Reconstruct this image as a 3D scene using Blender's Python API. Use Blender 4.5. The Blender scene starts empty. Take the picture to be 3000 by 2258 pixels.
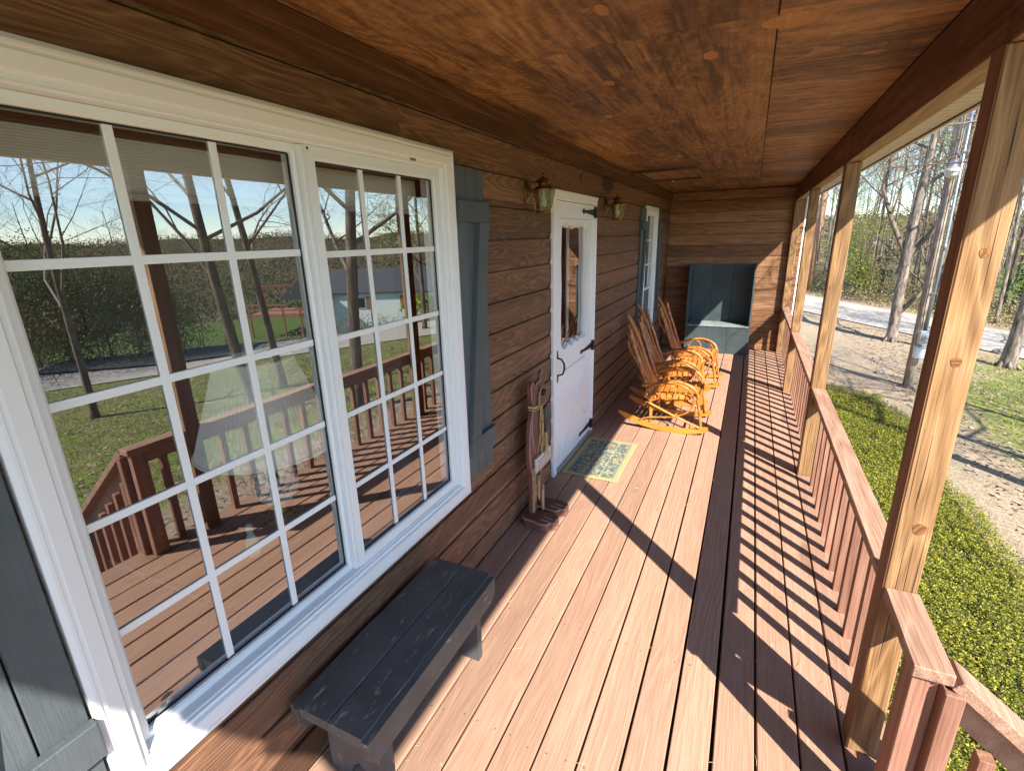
import bpy, bmesh, math, random
import numpy as np
from mathutils import Vector, Matrix
random.seed(7); np.random.seed(7)
R = math.radians
S = bpy.context.scene
COL = S.collection

# ------------------------------------------------------------------ camera, sky, sun, exposure
cd = bpy.data.cameras.new('camera'); cam = bpy.data.objects.new('camera', cd); COL.objects.link(cam)
CAMP = Vector((1.23566, 0.0, 1.78844))
rt = Vector((0.90443492, 0.42592023, -0.02427828)); upv = Vector((-0.10158131, 0.2702804, 0.95740782)); fw = Vector((-0.41434131, 0.86344685, -0.28771657))
cam.matrix_world = Matrix(((rt.x, upv.x, -fw.x, CAMP.x), (rt.y, upv.y, -fw.y, CAMP.y), (rt.z, upv.z, -fw.z, CAMP.z), (0, 0, 0, 1)))
cd.sensor_fit = 'HORIZONTAL'; cd.sensor_width = 36.0; cd.lens = 36.0 * 1439.45 / 3000.0
cd.clip_start = 0.02; cd.clip_end = 4000
S.camera = cam

SUN = Vector((1.0, -0.985, 1.196)).normalized()
w = bpy.data.worlds.new('World'); S.world = w; w.use_nodes = True
wn = w.node_tree.nodes; wl = w.node_tree.links
bg = wn['Background']
sky = wn.new('ShaderNodeTexSky'); sky.sky_type = 'NISHITA'; sky.sun_disc = False
sky.sun_elevation = math.asin(SUN.z); sky.sun_rotation = math.atan2(SUN.x, SUN.y)
sky.altitude = 1800; sky.air_density = 1.0; sky.dust_density = 0.0; sky.ozone_density = 3.0
tint = wn.new('ShaderNodeMix'); tint.data_type = 'RGBA'; tint.blend_type = 'MULTIPLY'; tint.inputs['Factor'].default_value = 1.0; tint.inputs[7].default_value = (1.0, .985, .94, 1)
wl.new(sky.outputs[0], tint.inputs[6]); wl.new(tint.outputs[2], bg.inputs[0]); bg.inputs[1].default_value = 0.15
sd = bpy.data.lights.new('sun', 'SUN'); sd.energy = 5.0; sd.angle = R(0.53); sd.color = (1.0, 0.93, 0.82)
so = bpy.data.objects.new('sun', sd); COL.objects.link(so); so.rotation_euler = SUN.to_track_quat('Z', 'Y').to_euler(); so.location = (30, -30, 40)
vs = S.view_settings
S.display_settings.display_device = 'sRGB'
vs.view_transform = 'Standard'; vs.look = 'None'; vs.gamma = 1.0; vs.exposure = 1.45; vs.use_curve_mapping = False
S.render.engine = 'CYCLES'
cy = S.cycles
cy.use_denoising = True; cy.denoiser = 'OPENIMAGEDENOISE'; cy.max_bounces = 10; cy.diffuse_bounces = 5; cy.glossy_bounces = 4
cy.transparent_max_bounces = 24; cy.caustics_reflective = False; cy.caustics_refractive = False; cy.sample_clamp_indirect = 6
S.render.filter_size = 1.2

# ------------------------------------------------------------------ mesh helpers
WPOS = {}
class MB:
    def __init__(s): s.v = []; s.f = []
    def add(s, vs_, fs_):
        o = len(s.v); s.v.extend(vs_); s.f.extend([tuple(i + o for i in f) for f in fs_]); return s
    def box(s, x0, y0, z0, x1, y1, z1, c=0.0):
        if c <= 0:
            v = [(x0, y0, z0), (x1, y0, z0), (x1, y1, z0), (x0, y1, z0), (x0, y0, z1), (x1, y0, z1), (x1, y1, z1), (x0, y1, z1)]
            return s.add(v, [(0, 3, 2, 1), (4, 5, 6, 7), (0, 1, 5, 4), (1, 2, 6, 5), (2, 3, 7, 6), (3, 0, 4, 7)])
        c = min(c, (x1 - x0) * .49, (y1 - y0) * .49, (z1 - z0) * .49)
        X = (x0, x1); Y = (y0, y1); Z = (z0, z1); v = []; ix = {}
        for i in (0, 1):
            for j in (0, 1):
                for k in (0, 1):
                    dx = c if i == 0 else -c; dy = c if j == 0 else -c; dz = c if k == 0 else -c
                    ix[i, j, k, 0] = len(v); v.append((X[i], Y[j] + dy, Z[k] + dz))
                    ix[i, j, k, 1] = len(v); v.append((X[i] + dx, Y[j], Z[k] + dz))
                    ix[i, j, k, 2] = len(v); v.append((X[i] + dx, Y[j] + dy, Z[k]))
        f = []
        q = [(0, 0), (1, 0), (1, 1), (0, 1)]
        for t in (0, 1):
            a = [ix[t, j, k, 0] for j, k in q]; f.append(tuple(a if t else a[::-1]))
            a = [ix[i, t, k, 1] for i, k in q]; f.append(tuple(a[::-1] if t else a))
            a = [ix[i, j, t, 2] for i, j in q]; f.append(tuple(a if t else a[::-1]))
        for a in (0, 1):
            for b in (0, 1):
                f.append((ix[0, a, b, 1], ix[1, a, b, 1], ix[1, a, b, 2], ix[0, a, b, 2]))
                f.append((ix[a, 0, b, 0], ix[a, 1, b, 0], ix[a, 1, b, 2], ix[a, 0, b, 2]))
                f.append((ix[a, b, 0, 0], ix[a, b, 1, 0], ix[a, b, 1, 1], ix[a, b, 0, 1]))
        for i in (0, 1):
            for j in (0, 1):
                for k in (0, 1): f.append((ix[i, j, k, 0], ix[i, j, k, 1], ix[i, j, k, 2]))
        return s.add(v, f)
    def prism(s, poly, a, b, axis):
        # poly: 2-D points in the plane of the two other axes (cyclic order), extruded from a to b along axis
        n = len(poly)
        def pt(p, t): return (t, p[0], p[1]) if axis == 'x' else (p[0], t, p[1]) if axis == 'y' else (p[0], p[1], t)
        v = [pt(p, a) for p in poly] + [pt(p, b) for p in poly]
        f = [tuple(range(n))[::-1], tuple(range(n, 2 * n))] + [(i, (i + 1) % n, n + (i + 1) % n, n + i) for i in range(n)]
        return s.add(v, f)
    def tube(s, pts, rad, n=6, cap=True):
        pts = [Vector(p) for p in pts]; m = len(pts)
        if not hasattr(rad, '__len__'): rad = [rad] * m
        v = []; f = []; ref = None
        for i in range(m):
            t = (pts[min(i + 1, m - 1)] - pts[max(i - 1, 0)])
            t = t.normalized() if t.length > 1e-9 else Vector((0, 0, 1))
            if ref is None:
                ref = t.cross(Vector((0, 0, 1)) if abs(t.z) < .9 else Vector((1, 0, 0))).normalized()
            ref = (ref - t * ref.dot(t)); ref = ref.normalized() if ref.length > 1e-6 else t.orthogonal().normalized()
            b = t.cross(ref)
            for k in range(n):
                a = 2 * math.pi * k / n
                p = pts[i] + (ref * math.cos(a) + b * math.sin(a)) * rad[i]; v.append(p[:])
        for i in range(m - 1):
            for k in range(n):
                k2 = (k + 1) % n; f.append((i * n + k, i * n + k2, (i + 1) * n + k2, (i + 1) * n + k))
        if cap: f.append(tuple(range(n))[::-1]); f.append(tuple(range((m - 1) * n, m * n)))
        return s.add(v, f)
    def lathe(s, prof, cx, cyy, cz=0, n=16, sx=1, sy=1):
        v = []; f = []; m = len(prof)
        for r, z in prof:
            for k in range(n):
                a = 2 * math.pi * k / n; v.append((cx + r * sx * math.cos(a), cyy + r * sy * math.sin(a), cz + z))
        for i in range(m - 1):
            for k in range(n):
                k2 = (k + 1) % n; f.append((i * n + k, i * n + k2, (i + 1) * n + k2, (i + 1) * n + k))
        f.append(tuple(range(n))[::-1]); f.append(tuple(range((m - 1) * n, m * n)))
        return s.add(v, f)
    def xf(s, M, start=0):
        for i in range(start, len(s.v)): s.v[i] = tuple(M @ Vector(s.v[i]))
        return s

def tagp(o, label=None, cat=None, group=None, kind=None):
    if label: o['label'] = label
    if cat: o['category'] = cat
    if group: o['group'] = group
    if kind: o['kind'] = kind
    return o
def empty(name, loc=(0, 0, 0), **k):
    o = bpy.data.objects.new(name, None); o.empty_display_size = .1; COL.objects.link(o); o.location = loc; WPOS[o] = Vector(loc); return tagp(o, **k)
def obj(name, mb, mat, parent=None, smooth=False, origin=None, **k):
    if origin is None:
        a = np.array(mb.v); lo = a.min(0); hi = a.max(0); origin = Vector(((lo[0] + hi[0]) / 2, (lo[1] + hi[1]) / 2, (lo[2] + hi[2]) / 2 if parent else lo[2]))
    origin = Vector(origin)
    me = bpy.data.meshes.new(name)
    me.from_pydata([(x - origin.x, y - origin.y, z - origin.z) for x, y, z in mb.v], [], mb.f); me.update()
    if not getattr(mb, 'oriented', False):
        bm = bmesh.new(); bm.from_mesh(me); bmesh.ops.recalc_face_normals(bm, faces=bm.faces[:]); bm.to_mesh(me); bm.free()
    if smooth:
        me.shade_smooth()
        if smooth != 'all': me.set_sharp_from_angle(angle=R(40))
    if mat: me.materials.append(mat)
    o = bpy.data.objects.new(name, me); COL.objects.link(o); WPOS[o] = origin
    if parent: o.parent = parent; o.location = origin - WPOS[parent]
    else: o.location = origin
    return tagp(o, **k)
def npobj(name, V, F, mat, parent=None, origin=(0, 0, 0), smooth=False, **k):
    me = bpy.data.meshes.new(name); V = np.asarray(V, dtype=np.float32) - np.array(origin, dtype=np.float32); F = np.asarray(F, dtype=np.int32)
    k_ = F.shape[1]
    me.vertices.add(len(V)); me.vertices.foreach_set('co', V.ravel())
    me.loops.add(F.size); me.loops.foreach_set('vertex_index', F.ravel())
    me.polygons.add(len(F)); me.polygons.foreach_set('loop_start', np.arange(0, F.size, k_, dtype=np.int32)); me.polygons.foreach_set('loop_total', np.full(len(F), k_, dtype=np.int32))
    if smooth: me.polygons.foreach_set('use_smooth', np.ones(len(F), dtype=bool))
    me.update(calc_edges=True); me.validate()
    me.materials.append(mat)
    o = bpy.data.objects.new(name, me); COL.objects.link(o); WPOS[o] = Vector(origin)
    if parent: o.parent = parent; o.location = Vector(origin) - WPOS[parent]
    else: o.location = origin
    return tagp(o, **k)
def dup(root, loc=None, rotz=0.0, scale=None, label=None, **k):
    def cp(o, par):
        c = o.copy(); COL.objects.link(c)
        if par: c.parent = par
        for ch in o.children: cp(ch, c)
        return c
    r = cp(root, None)
    if loc is not None: r.location = loc; WPOS[r] = Vector(loc)
    if rotz: r.rotation_euler[2] += rotz
    if scale: r.scale = scale if hasattr(scale, '__len__') else (scale,) * 3
    if label: r['label'] = label
    for a, b in k.items(): r[a] = b
    return r

# ------------------------------------------------------------------ material helpers
class NB:
    def __init__(s, name):
        s.m = bpy.data.materials.new(name); s.m.use_nodes = True; s.t = s.m.node_tree; s.N = s.t.nodes; s.L = s.t.links
        s.b = s.N['Principled BSDF']; s.out = s.N['Material Output']
    def n(s, typ, ins=None, **attr):
        x = s.N.new('ShaderNode' + typ)
        for k, v in attr.items(): setattr(x, k, v)
        for k, v in (ins or {}).items(): s.set(x.inputs[k], v)
        return x
    def set(s, inp, v):
        if isinstance(v, bpy.types.NodeSocket): s.L.new(v, inp)
        elif isinstance(v, bpy.types.Node): s.L.new(v.outputs[0], inp)
        else:
            if hasattr(v, '__len__') and len(v) == 3 and inp.type == 'RGBA': v = (*v, 1)
            inp.default_value = v
    def math(s, op, a, b=0.0, c=None, clamp=False):
        x = s.n('Math', {0: a, 1: b}, operation=op); x.use_clamp = clamp
        if c is not None: s.set(x.inputs[2], c)
        return x.outputs[0]
    def vm(s, op, a, b=(0, 0, 0)):
        return s.n('VectorMath', {0: a, 1: b}, operation=op).outputs[0]
    def mix(s, fac, a, b, mode='MIX'):
        x = s.n('Mix', data_type='RGBA', blend_type=mode)
        s.set(x.inputs['Factor'], fac); s.set(x.inputs[6], a); s.set(x.inputs[7], b); return x.outputs[2]
    def ramp(s, fac, stops):
        x = s.n('ValToRGB', {0: fac}); e = x.color_ramp.elements
        while len(e) < len(stops): e.new(.5)
        for i, (p, c) in enumerate(stops): e[i].position = p; e[i].color = (*c, 1) if hasattr(c, '__len__') else (c, c, c, 1)
        return x.outputs[0]
    def rng(s, v, a, b, c=0.0, d=1.0, smooth=True):
        x = s.n('MapRange', {0: v, 1: a, 2: b, 3: c, 4: d}); x.interpolation_type = 'SMOOTHSTEP' if smooth else 'LINEAR'; return x.outputs[0]
    def noise(s, vec, scale, detail=3, rough=.55, dist=0.0, col=False):
        x = s.n('TexNoise', {'Vector': vec, 'Scale': scale, 'Detail': detail, 'Roughness': rough, 'Distortion': dist}); return x.outputs[1 if col else 0]
    def co(s, spread=1.0):
        c = s.n('TexCoord').outputs['Object']; r = s.n('ObjectInfo').outputs['Random']
        off = s.n('CombineXYZ', {0: s.math('MULTIPLY', r, 61.0 * spread), 1: s.math('MULTIPLY', r, 37.0 * spread), 2: s.math('MULTIPLY', r, 23.0 * spread)}).outputs[0]
        return s.vm('ADD', c, off), r
    def bump(s, h, strength=.3, dist=.01):
        x = s.n('Bump', {'Height': h, 'Strength': strength, 'Distance': dist}); s.L.new(x.outputs[0], s.b.inputs['Normal'])
    def fin(s, col, rough=.6, spec=.5, metal=0.0):
        s.set(s.b.inputs['Base Color'], col); s.set(s.b.inputs['Roughness'], rough); s.b.inputs['Specular IOR Level'].default_value = spec; s.b.inputs['Metallic'].default_value = metal
        return s.m

def wood(name, dark, mid, light, axis='y', freq=9.0, ring=.6, fib=.5, rough=.65, bump=.35, knots=.0, rv=.25, blotch=.25, stain=None, spec=.3, knotcol=None, across=1.0, worn=None):
    b = NB(name); v, r = b.co()
    k = {'x': (.11, 1, 1), 'y': (1, .11, 1), 'z': (1, 1, .11)}[axis]
    ks = {'x': (.03, 1, 1), 'y': (1, .03, 1), 'z': (1, 1, .03)}[axis]
    kk = {'x': (.42, 1, 1), 'y': (1, .42, 1), 'z': (1, 1, .42)}[axis]
    g = b.vm('MULTIPLY', v, k)
    n1 = b.noise(g, 5.0 * across, 2, .45, .3)
    fld = b.math('MULTIPLY', n1, freq)
    kmask = None
    if knots > 0:
        kv = b.vm('MULTIPLY', v, kk)
        vo = b.n('TexVoronoi', {'Vector': kv, 'Scale': knots, 'Randomness': 1.0}); d = vo.outputs['Distance']
        fld = b.math('ADD', fld, b.math('DIVIDE', .42, b.math('ADD', d, .10)))
        kmask = b.rng(d, .085, .05)
    rg = b.math('PINGPONG', fld, .5)
    rg = b.math('MULTIPLY', rg, 2.0)
    rg = b.math('POWER', rg, 1.6)
    fb = b.noise(b.vm('MULTIPLY', v, ks), 170.0, 3, .6)
    mixv = b.math('ADD', b.math('MULTIPLY', rg, ring), b.math('MULTIPLY', b.rng(fb, .3, .7), fib))
    mixv = b.math('DIVIDE', mixv, ring + fib)
    c = b.ramp(mixv, [(0.0, dark), (.5, mid), (1.0, light)])
    mac = b.noise(g, 3.0, 3, .6)
    c = b.mix(1.0, c, b.ramp(mac, [(.25, (1 - blotch,) * 3), (.75, (1 + blotch * .5,) * 3)]), 'MULTIPLY')
    vr = b.rng(r, 0, 1, 1 - rv, 1 + rv * .6, False)
    c = b.mix(1.0, c, b.n('CombineXYZ', {0: vr, 1: vr, 2: vr}).outputs[0], 'MULTIPLY')
    if stain:
        sn = b.noise(b.vm('MULTIPLY', v, ks), 22.0, 4, .65)
        c = b.mix(b.rng(sn, stain[1], stain[1] + .18, 0, stain[2]), c, stain[0])
    if worn:
        wn_ = b.noise(v, worn[3], 6, .7)
        c = b.mix(b.math('MULTIPLY', b.rng(wn_, worn[1], worn[1] + .05), worn[2]), c, worn[0])
    if kmask is not None:
        c = b.mix(b.math('MULTIPLY', kmask, .8), c, knotcol or tuple(x * .35 for x in dark))
    h = b.math('ADD', b.math('MULTIPLY', rg, .5), fb)
    b.bump(h, bump, .004)
    return b.fin(c, b.rng(fb, .2, .8, rough - .1, rough + .1), spec)

def plain(name, col, rough=.5, metal=0.0, var=.08, scale=6.0, bump=0.0, bscale=60.0, spec=.5):
    b = NB(name); v, r = b.co()
    n = b.noise(v, scale, 5, .6)
    c = b.mix(n, tuple(x * (1 - var) for x in col), tuple(min(1, x * (1 + var)) for x in col))
    if bump: b.bump(b.noise(v, bscale, 4, .6), bump, .003)
    return b.fin(c, b.rng(n, .3, .7, max(.02, rough - .06), rough + .06), spec, metal)

def glassm(name, tint=(.93, .96, .95), r0=.09, rough=0.0):
    b = NB(name); b.N.remove(b.b)
    g = b.n('NewGeometry'); dt = b.n('VectorMath', {0: g.outputs['Normal'], 1: g.outputs['Incoming']}, operation='DOT_PRODUCT').outputs['Value']
    c = b.math('SUBTRACT', 1.0, b.math('ABSOLUTE', dt)); p5 = b.math('POWER', c, 5.0)
    f = b.math('ADD', r0, b.math('MULTIPLY', p5, 1 - r0), clamp=True)
    wv = b.noise(b.n('TexCoord').outputs['Object'], 1.3, 1, .4)
    bp = b.n('Bump', {'Height': wv, 'Strength': .10, 'Distance': .004})
    gl = b.n('BsdfGlossy', {'Color': (1, 1, 1, 1), 'Roughness': rough}); b.L.new(bp.outputs[0], gl.inputs['Normal'])
    tr = b.n('BsdfTransparent', {'Color': (*tint, 1)})
    mx = b.n('MixShader', {0: f, 1: tr, 2: gl}); b.L.new(mx.outputs[0], b.out.inputs[0])
    return b.m

M = {}
M['siding'] = wood('stained siding', (.125, .060, .034), (.225, .112, .064), (.30, .160, .095), 'y', 19, .60, .45, .7, .6, 0.8, .25, .35, ((.07, .036, .022), .55, .4), .25, None, 1.5)
M['siding_x'] = wood('stained end siding', (.17, .080, .038), (.31, .150, .076), (.42, .225, .12), 'x', 10, .3, .6, .7, .4, 0.9, .22, .3, ((.09, .042, .02), .52, .5), .25)
M['frieze'] = wood('frieze board stain', (.075, .030, .012), (.14, .056, .023), (.20, .088, .038), 'y', 8, .5, .5, .7, .3, .8, .1, .3, None, .25)
M['deck'] = wood('deck stain', (.340, .200, .138), (.392, .236, .164), (.435, .270, .194), 'y', 13, .20, .65, .72, .55, 0.75, .16, .18, ((.27, .150, .115), .60, .4), .2, (.22, .12, .085), worn=((.56, .40, .30), .66, .6, 9.0))
M['rail'] = wood('rail stain', (.25, .138, .096), (.36, .215, .150), (.44, .28, .205), 'y', 10, .5, .6, .7, .6, .6, .1, .2, None, .2, worn=((.50, .36, .28), .66, .5, 12.0))
M['rail_z'] = wood('baluster stain', (.21, .098, .064), (.31, .155, .104), (.38, .205, .145), 'z', 7, .35, .5, .7, .35, .0, .2, .18, None, .2)
M['post'] = wood('weathered post', (.19, .098, .042), (.335, .190, .086), (.43, .26, .13), 'z', 17, .6, .45, .7, .5, 1.5, .15, .35, ((.20, .125, .075), .56, .6), .25, (.22, .095, .035))
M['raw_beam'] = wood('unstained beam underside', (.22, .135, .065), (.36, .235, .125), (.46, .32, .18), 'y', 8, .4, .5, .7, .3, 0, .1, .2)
M['beam'] = wood('stained beam', (.11, .048, .020), (.20, .090, .040), (.28, .135, .062), 'y', 7, .4, .6, .7, .3, .6, .1, .4, ((.055, .026, .012), .55, .7), .2)
M['chair_slat'] = wood('honey varnished slat', (.44, .150, .020), (.60, .215, .034), (.68, .27, .05), 'x', 5, .4, .5, .32, .15, 0, .1, .12, None, .5)
M['chair_slat_z'] = wood('red brown back slat', (.36, .110, .026), (.58, .205, .052), (.68, .27, .075), 'z', 5, .4, .5, .35, .15, 0, .1, .15, None, .5)
def bark():
    b = NB('varnished hickory bark'); v, r = b.co()
    n = b.noise(v, 28, 4, .65); n2 = b.noise(v, 9, 3, .6)
    c = b.ramp(n, [(.30, (.13, .045, .012)), (.46, (.36, .125, .024)), (.58, (.52, .185, .038)), (.72, (.24, .085, .02))])
    c = b.mix(b.rng(n2, .45, .62, 0, .65), c, (.56, .22, .042))
    b.bump(n, .35, .004); return b.fin(c, .35, .5)
M['bark'] = bark()
def bark2():
    b = NB('dark mottled hickory'); v, r = b.co()
    n = b.noise(b.vm('MULTIPLY', v, (1, 1, .5)), 34, 4, .65); n2 = b.noise(v, 11, 3, .6)
    c = b.ramp(n, [(.32, (.07, .022, .008)), (.45, (.30, .095, .024)), (.60, (.52, .190, .048))])
    c = b.mix(b.rng(n2, .56, .66, 0, .8), c, (.46, .24, .075))
    b.bump(n, .35, .004); return b.fin(c, .38, .5)
M['bark_dark'] = bark2()
M['white'] = plain('white painted trim', (.80, .78, .78), .45, 0, .03, 3, .03, 40)
M['door_white'] = plain('white door paint', (.82, .80, .81), .42, 0, .02, 3)
M['vinyl'] = plain('white vinyl', (.78, .79, .80), .35, 0, .02, 3)
def paint(name, base, dark, chip, axis, chips=.63, rough=.55):
    b = NB(name); v, r = b.co()
    ks = {'y': (1, .04, 1), 'z': (1, 1, .04), 'x': (.04, 1, 1)}[axis]
    fb = b.noise(b.vm('MULTIPLY', v, ks), 140, 4, .65); n = b.noise(v, 5, 5, .65)
    c = b.mix(b.rng(n, .3, .7), dark, base)
    c = b.mix(b.rng(fb, .58, .75, 0, .35), c, tuple(x * .55 for x in dark))
    sv = b.noise(b.vm('MULTIPLY', v, tuple(max(x, .2) for x in ks)), 46, 6, .72)
    c = b.mix(b.rng(sv, chips, chips + .04), c, chip)
    vr = b.rng(r, 0, 1, .88, 1.1, False); c = b.mix(1.0, c, b.n('CombineXYZ', {0: vr, 1: vr, 2: vr}).outputs[0], 'MULTIPLY')
    b.bump(b.math('ADD', fb, b.math('MULTIPLY', sv, .6)), .5, .003); return b.fin(c, rough, .4)
M['shutter'] = paint('slate green shutter paint', (.090, .106, .116), (.068, .083, .091), (.20, .225, .235), 'z', .72)
M['bench'] = paint('charcoal bench paint', (.110, .104, .100), (.070, .067, .066), (.27, .24, .20), 'y', .60, .6)
M['bench_z'] = paint('charcoal leg paint', (.085, .090, .096), (.06, .063, .069), (.32, .14, .045), 'z', .60, .6)
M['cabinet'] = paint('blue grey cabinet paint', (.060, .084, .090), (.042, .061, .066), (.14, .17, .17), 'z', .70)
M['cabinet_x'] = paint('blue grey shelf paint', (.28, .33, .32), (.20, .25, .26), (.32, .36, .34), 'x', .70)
M['black'] = plain('black iron', (.014, .014, .016), .42, .3, .2, 20, .1)
def brass():
    b = NB('aged brass'); v, r = b.co(); n = b.noise(v, 25, 4, .6)
    return b.fin(b.ramp(n, [(.35, (.10, .060, .020)), (.65, (.42, .27, .085))]), b.rng(n, .3, .7, .45, .25), .5, .9)
M['brass'] = brass()
M['glass'] = glassm('window glass', (.93, .95, .94), .31)
M['doorglass'] = glassm('door glass', (.86, .89, .88), .38)
M['lampglass'] = glassm('lantern glass', (.80, .79, .74), .07, .02)
M['bulb'] = plain('frosted bulb', (.50, .50, .47), .25)
M['dark'] = plain('dark recess', (.02, .018, .016), .9)
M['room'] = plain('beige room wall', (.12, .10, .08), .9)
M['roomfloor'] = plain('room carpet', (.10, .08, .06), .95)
def ply(axis):
    b = NB('stained plywood ' + axis); v, r = b.co()
    k = (1, .30, 1) if axis == 'y' else (.30, 1, 1)
    ks = (1, .05, 1) if axis == 'y' else (.05, 1, 1)
    g = b.vm('MULTIPLY', v, k)
    n1 = b.noise(g, 2.1, 2, .45, .55); wob = b.noise(v, 7.5, 3, .6)
    rg = b.math('MULTIPLY', b.math('PINGPONG', b.math('ADD', b.math('MULTIPLY', n1, 17.0), b.math('MULTIPLY', wob, 1.0)), .5), 2)
    gate = b.noise(v, .9, 2, .5)
    rg = b.math('MULTIPLY', rg, b.rng(gate, .38, .62, .15, .85))
    fb = b.noise(b.vm('MULTIPLY', v, ks), 60, 4, .65)
    cl = b.noise(g, 2.6, 5, .68)
    fine = b.noise(v, 38, 6, .75)
    t = b.math('ADD', b.math('MULTIPLY', rg, .26), b.math('ADD', b.math('MULTIPLY', b.rng(fb, .3, .7), .17), b.math('ADD', b.math('MULTIPLY', b.rng(cl, .30, .70), .43), b.math('MULTIPLY', b.math('SUBTRACT', fine, .5), .75))))
    c = b.ramp(t, [(.10, (.085, .036, .013)), (.36, (.225, .103, .036)), (.58, (.365, .178, .064)), (.85, (.54, .30, .12))])
    st = b.noise(b.vm('MULTIPLY', v, ks), 13, 6, .75); st2 = b.noise(v, 1.9, 3, .6)
    c = b.mix(b.math('MULTIPLY', b.rng(st, .48, .62), b.rng(st2, .40, .58, .08, .85)), c, (.060, .027, .012))
    lp = b.noise(v, 9, 4, .65); c = b.mix(b.rng(lp, .58, .70, 0, .5), c, (.50, .25, .10))
    b.bump(fb, .15, .003); return b.fin(c, .55, .35)
M['ply_y'] = ply('y'); M['ply_x'] = ply('x')
M['plug'] = wood('plywood patch', (.33, .14, .045), (.42, .19, .066), (.50, .25, .10), 'y', 4, .3, .5, .6, .1, 0, .2, .2)
M['soffit'] = plain('almond soffit metal', (.62, .55, .46), .5, 0, .05, 2)
M['fascia'] = plain('almond fascia metal', (.66, .60, .52), .45, 0, .05, 2)
M['shingle'] = plain('dark roof shingle', (.06, .06, .065), .9, 0, .3, 20)
M['straw'] = plain('raffia straw', (.52, .38, .17), .8, 0, .25, 40)
M['corn'] = plain('dark indian corn', (.05, .045, .04), .4, 0, .9, 70)
M['bear'] = wood('red brown bear paint', (.130, .050, .036), (.185, .078, .058), (.225, .105, .082), 'z', 5, .3, .4, .6, .2, 0, .1, .2)
M['bear_edge'] = plain('sanded edge', (.34, .21, .17), .7, 0, .2, 30)
M['raw'] = wood('raw stick wood', (.36, .19, .09), (.50, .29, .15), (.58, .37, .2), 'z', 4, .3, .5, .6, .1, 0, .1, .2)
M['grey'] = plain('grey pencil tip', (.16, .16, .17), .6)
M['signwhite'] = plain('whitewashed sign', (.62, .55, .48), .8, 0, .2, 40)
M['ink'] = plain('brown sign ink', (.16, .08, .06), .8)
def matrug():
    b = NB('printed door mat'); c0 = b.n('TexCoord').outputs['Object']
    sx = b.n('SeparateXYZ', {0: c0}); X = sx.outputs[0]; Y = sx.outputs[1]
    v1 = b.n('TexVoronoi', {'Vector': c0, 'Scale': 48.0}); v2 = b.n('TexVoronoi', {'Vector': c0, 'Scale': 85.0}, feature='F1')
    n = b.noise(c0, 60, 3, .6)
    r1 = b.n('SeparateXYZ', {0: v1.outputs['Color']}).outputs[0]
    c = b.ramp(r1, [(0, (.09, .13, .12)), (.22, (.22, .29, .25)), (.34, (.40, .27, .12)), (.56, (.46, .38, .20)), (.74, (.14, .16, .13)), (.95, (.36, .15, .08))])
    for e in c.node.color_ramp.elements: pass
    c.node.color_ramp.interpolation = 'CONSTANT'
    c = b.mix(b.rng(v2.outputs['Distance'], .42, .62, 0, .8), c, (.08, .12, .13))
    c = b.mix(b.rng(n, .52, .68, 0, .6), c, (.06, .09, .10))
    def line(co, p, wdt): return b.math('LESS_THAN', b.math('ABSOLUTE', b.math('SUBTRACT', co, p)), wdt)
    for co, ps in ((X, (-.055, .075)), (Y, (-.26, -.13, .0, .13, .26))):
        for p in ps: c = b.mix(b.math('MULTIPLY', line(co, p, .0022), .75), c, (.52, .48, .33))
    ax = b.math('ABSOLUTE', X); ay = b.math('ABSOLUTE', Y)
    ed = b.math('MAXIMUM', b.math('SUBTRACT', ax, .1875), b.math('SUBTRACT', ay, .353))
    c = b.mix(b.math('GREATER_THAN', ed, -.013), c, (.22, .24, .19))
    c = b.mix(b.math('GREATER_THAN', ed, 0.0), c, (.38, .31, .15))
    b.bump(b.noise(c0, 300, 2, .5), .3, .002); return b.fin(c, .9, .1)
M['rug'] = matrug()

# ------------------------------------------------------------------ terrain and yard setting
def gz(x, y):
    x = np.asarray(x, float); y = np.asarray(y, float)
    q = np.maximum(x, 1.0) - 2.0
    z = -1.05 - .08 * q
    # signed distance beyond the road's near edge; the line is y = 24.8 - 1.05 x
    d = (y - 24.8 + 1.05 * x) / 1.45
    dn = np.clip(d, 0, None)
    # ground past the road falls away towards +x, stays level to the far end of the porch
    side = np.clip((x - 8.0) / 10.0, 0, 1) * np.clip((x * 1.2 - y + 22) / 22, 0, 1)
    z = np.where(d > 0, z + .08 * np.clip(x - 17, 0, None) , z)
    z = z - side * .17 * np.clip(dn - 4.5, 0, 26)
    z = z + (1 - side) * .03 * np.clip(dn - 5, 0, 60) * np.clip(1 - (x - 8) / 30, 0, 1)
    r = np.hypot(x, y)
    z = z - 16 * np.clip((r - 62) / 90, 0, 1) ** 1.3
    ridge = 24 + 5 * np.sin(x * .011 + 1.3) + 4 * np.sin(y * .017 + .4) + 2.0 * np.sin((x - y) * .031)
    t = np.clip((r - 180) / 380, 0, 1); z = z + ridge * (t * t * (3 - 2 * t))
    z = z + np.where(r > 900, (r - 900) * .004, 0)
    bumps = .05 * np.sin(x * 1.3 + y * .7) * np.sin(y * .9 - x * .4) * np.clip((r - 6) / 6, 0, 1)
    flat = ((d < -.6) | (d > 5.2))
    return z + np.where(flat, bumps, 0)
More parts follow.
